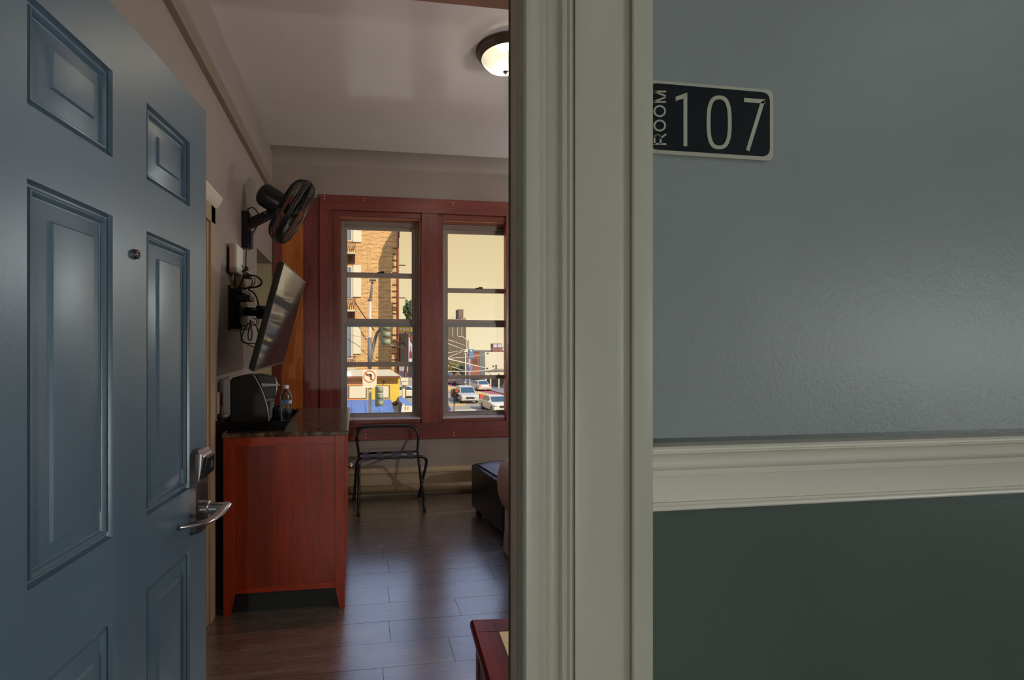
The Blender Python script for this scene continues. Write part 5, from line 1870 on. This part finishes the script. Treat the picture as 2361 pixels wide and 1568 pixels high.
pv_ = thing('filling_station_canopy', 'small dark hipped canopy roof in front of the cream building', 'canopy', onY(1150, 862, 70))
a, b = onY(1127, 859, 70), onY(1180, 851, 70)
MB().loft([[(a.x, 67, a.z), (b.x, 67, a.z), (b.x, 73, a.z), (a.x, 73, a.z)], [(a.x + 1.2, 69, b.z), (b.x - 1, 69, b.z), (b.x - 1, 71, b.z), (a.x + 1.2, 71, b.z)]]).build('roof', M['slat_wall'], pv_)
pbox(MB(), 1128, 858.5, 1180, 861.5, 67, 0.1).build('fascia', M['board_white'], pv_)
pbox(MB(), 1142, 841, 1145, 853, 70, 0.2).build('chimney', M['slat_wall'], pv_)
for px in (1131, 1150, 1170):
    q = onY(px, 860, 67.5)
    MB().box((q.x - 0.08, 67.4, SZ), (q.x + 0.08, 67.6, q.z)).build('post', M['board_white'], pv_)
wl = thing('boundary_wall', 'tan wall behind the parked cars', 'wall', onY(1110, 885, 79))
pbox(MB(), 1062, 866, 1125, 893, 79, 0.0, 0.4).build('wall_face', M['slat_wall'], wl)
fn = thing('board_fence', 'weathered grey board fence along the sidewalk', 'fence', onY(1145, 890, 73))
for k in range(22):
    px = 1123 + k * 2.3
    a, b = onY(px, 871, 74 - k * 0.3), onY(px + 2.0, 893, 74 - k * 0.3)
    MB().box((a.x, a.y, SZ), (b.x, a.y + 0.05, a.z + 0.05 * (k % 3))).build('fence_board', M['fence'], fn)
MB().box((onY(1123, 880, 74).x, 74.1, onY(1123, 880, 74).z), (onY(1174, 880, 67.5).x, 74.2, onY(1123, 880, 74).z + 0.1)).build('fence_rail', M['fence'], fn)

# blue sign pole and its neighbours
bsn = thing('blue_sign', 'blue street sign with white emblem on a grey blue pole', 'sign', onY(1082, 860, 60))
pp = onY(1082, 830, 60)
MB().tube([(pp.x, 60, SZ), (pp.x, 60, onY(1081, 826, 60).z)], 0.14, 8).build('pole', pm('grey blue pole', (134, 140, 166), 0.6), bsn)
MB().tube([(onY(1080.6, 800, 60).x, 60, onY(1080, 826, 60).z), (onY(1080.6, 800, 60).x, 60, onY(1080, 783, 60).z)], 0.03, 6).build('mast', M['iron'], bsn)
pbox(MB(), 1080.5, 805, 1092, 826, 60, 0.15).build('sign_face', M['sign_blue'], bsn)
pbox(MB(), 1084.2, 807, 1088.6, 810.5, 59.85, 0.05).build('white_emblem', M['sign_white'], bsn)
for y0 in (814.5, 818, 821.5):
    pbox(MB(), 1083.5, y0, 1089.5, y0 + 1, 59.85, 0.04).build('pale_line', M['sign_lilac'], bsn)
ws_ = thing('arched_sign', 'white sign with dark arch shape left of the blue sign', 'sign', onY(1074, 840, 60))
pbox(MB(), 1069.5, 805, 1078.5, 817, 60, 0.1).build('sign_face', M['sign_white'], ws_)
g_ = MB()
for k in range(8):
    t0, t1 = math.pi * k / 8, math.pi * (k + 1) / 8
    g_.prism([onY(1074 + r * math.cos(t), 816 - r * 1.2 * math.sin(t), 59.88) for r, t in ((4, t0), (4, t1), (2.6, t1), (2.6, t0))], (0, -0.03, 0))
g_.build('arch_mark', M['black_print'], ws_)
q = onY(1073.5, 830, 60)
MB().tube([(q.x, 60, SZ), (q.x, 60, onY(1073, 816, 60).z)], 0.10, 8).build('post', M['board_white'], ws_)
fg = MB()
pbox(fg, 1083.5, 842, 1088.5, 855, 59.5, 0.1)
tag(fg.build('blue_banner', pm('violet blue banner', (96, 104, 178), 0.7)), 'small violet blue banner low on the blue sign pole', 'banner')
cl_ = thing('cobra_lamp', 'pale curved street lamp head before the ribbed tower', 'street lamp', onY(1078, 840, 64))
MB().tube([onY(1077.5, 787, 64), onY(1072, 780, 64), onY(1066, 776.5, 64), onY(1062, 776, 64)], 0.06, 6).build('arm', M['wire'], cl_)
pbox(MB(), 1056.5, 775, 1063, 777, 64, 0.15).build('lamp_head', M['wire'], cl_)
q = onY(1077.5, 787, 64)
MB().tube([(q.x, 64, SZ), q], 0.07, 7).build('pole', M['pole_grey'], cl_)


def wire(pix, label, r=0.03):
    pts = [onY(*p) for p in pix]
    return tag(MB().tube(pts, r, 5).build('overhead_wire', M['wire']), label, 'wire')


wire([(1024, 826, 36), (1060, 834, 37), (1095, 843, 38), (1120, 848.5, 39)], 'thick pale overhead wire sloping down to the cream building', 0.05)
wire([(1024, 781, 36), (1050, 789, 40), (1075, 798, 44)], 'upper pale wire crossing the ribbed tower', 0.035)
wire([(1024, 789, 36), (1050, 799, 40), (1072, 807, 44)], 'second pale wire crossing the ribbed tower', 0.04)
wire([(1024, 828, 36), (1050, 817, 40), (1072, 808, 44)], 'pale wire rising to the white arched sign', 0.03)
wire([(1024, 815, 36), (1050, 811, 40), (1076, 806, 44)], 'thin wire rising gently to the white arched sign', 0.025)
wire([(1024, 827, 36), (1070, 824, 40), (1118, 818, 44)], 'thin level wire passing under the blue sign', 0.025)
wire([(1024, 840, 36), (1060, 852, 40), (1085, 856, 44)], 'low wire crossing the yellow green tree', 0.03)
wire([(1024, 856, 36), (1080, 857, 40), (1175, 851, 44)], 'lowest wire above the parked cars', 0.035)
wire([(790, 769, 39.8), (840, 778, 39.0), (870, 787, 38.6), (900, 795, 38.2), (934.5, 803, 37.9)], 'pale wire crossing the brick block behind the traffic light', 0.022)


# ------------------------------------------------------------------ cars
def make_car(label, loc, rz, paint, suv=False, L=4.6, Wd=1.85, group=None):
    t = thing('car', label, 'car', loc, rz, group)
    h = Wd / 2
    if suv:
        low = [(-2.3, 0.32), (-2.34, 0.75), (-2.25, 1.02), (1.15, 1.02), (2.05, 0.93), (2.28, 0.78), (2.32, 0.38), (2.2, 0.28), (-2.2, 0.28)]
        gb, gt, zt, zb = (-2.22, 1.12), (-1.95, 0.28), 1.70, 1.0
    else:
        low = [(-2.28, 0.30), (-2.32, 0.70), (-2.2, 0.92), (-1.5, 0.97), (1.05, 0.92), (2.0, 0.78), (2.26, 0.62), (2.3, 0.32), (2.2, 0.22), (-2.2, 0.22)]
        gb, gt, zt, zb = (-1.85, 1.15), (-1.15, 0.15), 1.44, 0.90
    k = L / 4.62
    low = [(x * k, z) for x, z in low]
    gb = tuple(x * k for x in gb)
    gt = tuple(x * k for x in gt)
    MB().prism([Vector((x, -h, z)) for x, z in low], (0, Wd, 0)).build('body', paint, t, bevel=0.09, seg=3, ang=50, local=True)
    i0, i1 = h - 0.07, h - 0.24
    bt_ = [(gb[0], -i0, zb), (gb[1], -i0, zb), (gb[1], i0, zb), (gb[0], i0, zb)]
    tpp = [(gt[0], -i1, zt), (gt[1], -i1, zt), (gt[1], i1, zt), (gt[0], i1, zt)]
    MB().loft([bt_, tpp]).build('cabin', paint, t, bevel=0.05, seg=2, ang=50, local=True)

    def pane(name, c, out, k0=0.10, k1=0.88, s0=0.06, s1=0.94):
        c = [Vector(p) for p in c]

        def P_(u, v):
            return (c[0].lerp(c[1], u)).lerp(c[3].lerp(c[2], u), v)
        q_ = [P_(s0, k0), P_(s1, k0), P_(s1, k1), P_(s0, k1)]
        o_ = Vector(out)
        MB().prism([p - o_ * 0.01 for p in q_], o_ * 0.022).build(name, M['car_glass'], t, local=True)
    pane('windshield', (bt_[1], bt_[2], tpp[2], tpp[1]), (0.7, 0, 0.7))
    pane('rear_window', (bt_[3], bt_[0], tpp[0], tpp[3]), (-0.7, 0, 0.7))
    for s in (0, 1):
        c = (bt_[0], bt_[1], tpp[1], tpp[0]) if s == 0 else (bt_[3], bt_[2], tpp[2], tpp[3])
        o_ = (0, -0.95, 0.25) if s == 0 else (0, 0.95, 0.25)
        pane('side_window', c, o_, 0.14, 0.88, 0.06, 0.47)
        pane('side_window', c, o_, 0.14, 0.88, 0.52, 0.92)
    for x in (-1.38 * k, 1.42 * k):
        for s in (-1, 1):
            R_ = Matrix.Translation((x, s * (h - 0.10), 0.33)) @ Matrix.Rotation(-s * math.pi / 2, 4, 'X')
            wh = MB().lathe([(0.0, -0.10), (0.30, -0.10), (0.33, -0.07), (0.33, 0.09), (0.30, 0.115), (0.0, 0.115)], R_, 20).build('wheel', M['tyre'], t, local=True, ang=40)
            MB().lathe([(0.0, 0.124), (0.19, 0.122), (0.21, 0.112)], R_, 16).build('wheel_rim', M['hubcap'], wh, local=True)
    fx, rx_ = low[-3 if not suv else -3][0], low[0][0]
    fx = max(x for x, z in low)
    rx_ = min(x for x, z in low)
    for s in (-1, 1):
        MB().box((fx - 0.14, s * (h - 0.42), 0.66), (fx + 0.005, s * (h - 0.08), 0.82)).build('headlamp', M['car_lamp'], t, bevel=0.03, local=True)
        MB().box((rx_ - 0.005, s * (h - 0.34), 0.68), (rx_ + 0.12, s * (h - 0.06), 0.90)).build('tail_lamp', M['tail_lamp'], t, bevel=0.03, local=True)
        MB().box((0.95 * k, s * (h - 0.02), 0.95), (1.10 * k, s * (h + 0.14), 1.08)).build('door_mirror', paint, t, bevel=0.03, local=True)
    MB().box((fx - 0.03, -0.45, 0.52), (fx + 0.012, 0.45, 0.74)).build('front_grille', M['ext_dark'], t, bevel=0.02, local=True)
    MB().box((fx - 0.02, -0.75, 0.34), (fx + 0.02, 0.75, 0.42)).build('bumper_strip', M['hubcap'], t, bevel=0.015, local=True)
    MB().box((fx, -0.2, 0.44), (fx + 0.03, 0.2, 0.53)).build('number_plate', M['plate'], t, local=True)
    MB().box((rx_ - 0.02, -0.2, 0.6), (rx_, 0.2, 0.7)).build('number_plate', M['plate'], t, local=True)
    return t


def paint(name, rgb):
    return pm(name, tuple(int(c * 0.82) for c in rgb), 0.22, coat=0.6, spec=0.5)


DWN = math.radians(-90)
make_car('silver sport utility car facing the hotel in the middle lane', (12.35, 52.6, SZ), DWN - math.radians(2), paint('silver paint', (206, 206, 206)), suv=True, L=4.7, Wd=1.95)
make_car('white car nearest the sill, partly hidden by the right window edge', (13.4, 44.6, SZ), DWN + math.radians(3), paint('white paint', (240, 232, 216)), L=4.6, Wd=1.95)
make_car('pale silver sedan parked with its tail to the hotel by the sidewalk', (17.55, 66.8, SZ), math.radians(90) + math.radians(8), paint('pale silver paint', (216, 212, 204)), L=4.6)
make_car('dark blue car parked at the curb behind the pale sedan', (17.1, 73.6, SZ), DWN + math.radians(6), paint('dark blue paint', (44, 52, 78)), suv=True, L=4.2)
make_car('mauve brown car parked beyond the dark blue one', (16.45, 78.4, SZ), DWN + math.radians(6), paint('mauve paint', (126, 92, 96)), L=4.2)
make_car('blue grey car third in the parked row', (15.75, 83.2, SZ), DWN + math.radians(6), paint('blue grey paint', (92, 104, 138)), suv=True, L=4.2)
make_car('beige car fourth in the parked row', (14.95, 88.0, SZ), DWN + math.radians(6), paint('beige paint', (190, 170, 150)), L=4.2)
make_car('white car cut off by the left edge of the right window', (9.6, 59.5, SZ), DWN + math.radians(4), paint('white paint', (226, 222, 214)))
make_car('dark car with red tail lamp at the bottom left of the right window', (6.9, 40.6, SZ), math.radians(90) + math.radians(4), paint('dark grey paint', (60, 60, 74)))
rbx = MB()
pbox(rbx, 1104.5, 909, 1113, 921.5, 55.5, 0.5)
tag(rbx.build('street_box', pm('dark red street box', (168, 60, 58), 0.6)), 'small red street box glimpsed between the silver and white cars', 'box')
make_car('white car on the cross street beside the yellow shop', (6.2, 58, SZ), math.radians(3), paint('white paint', (232, 226, 212)))
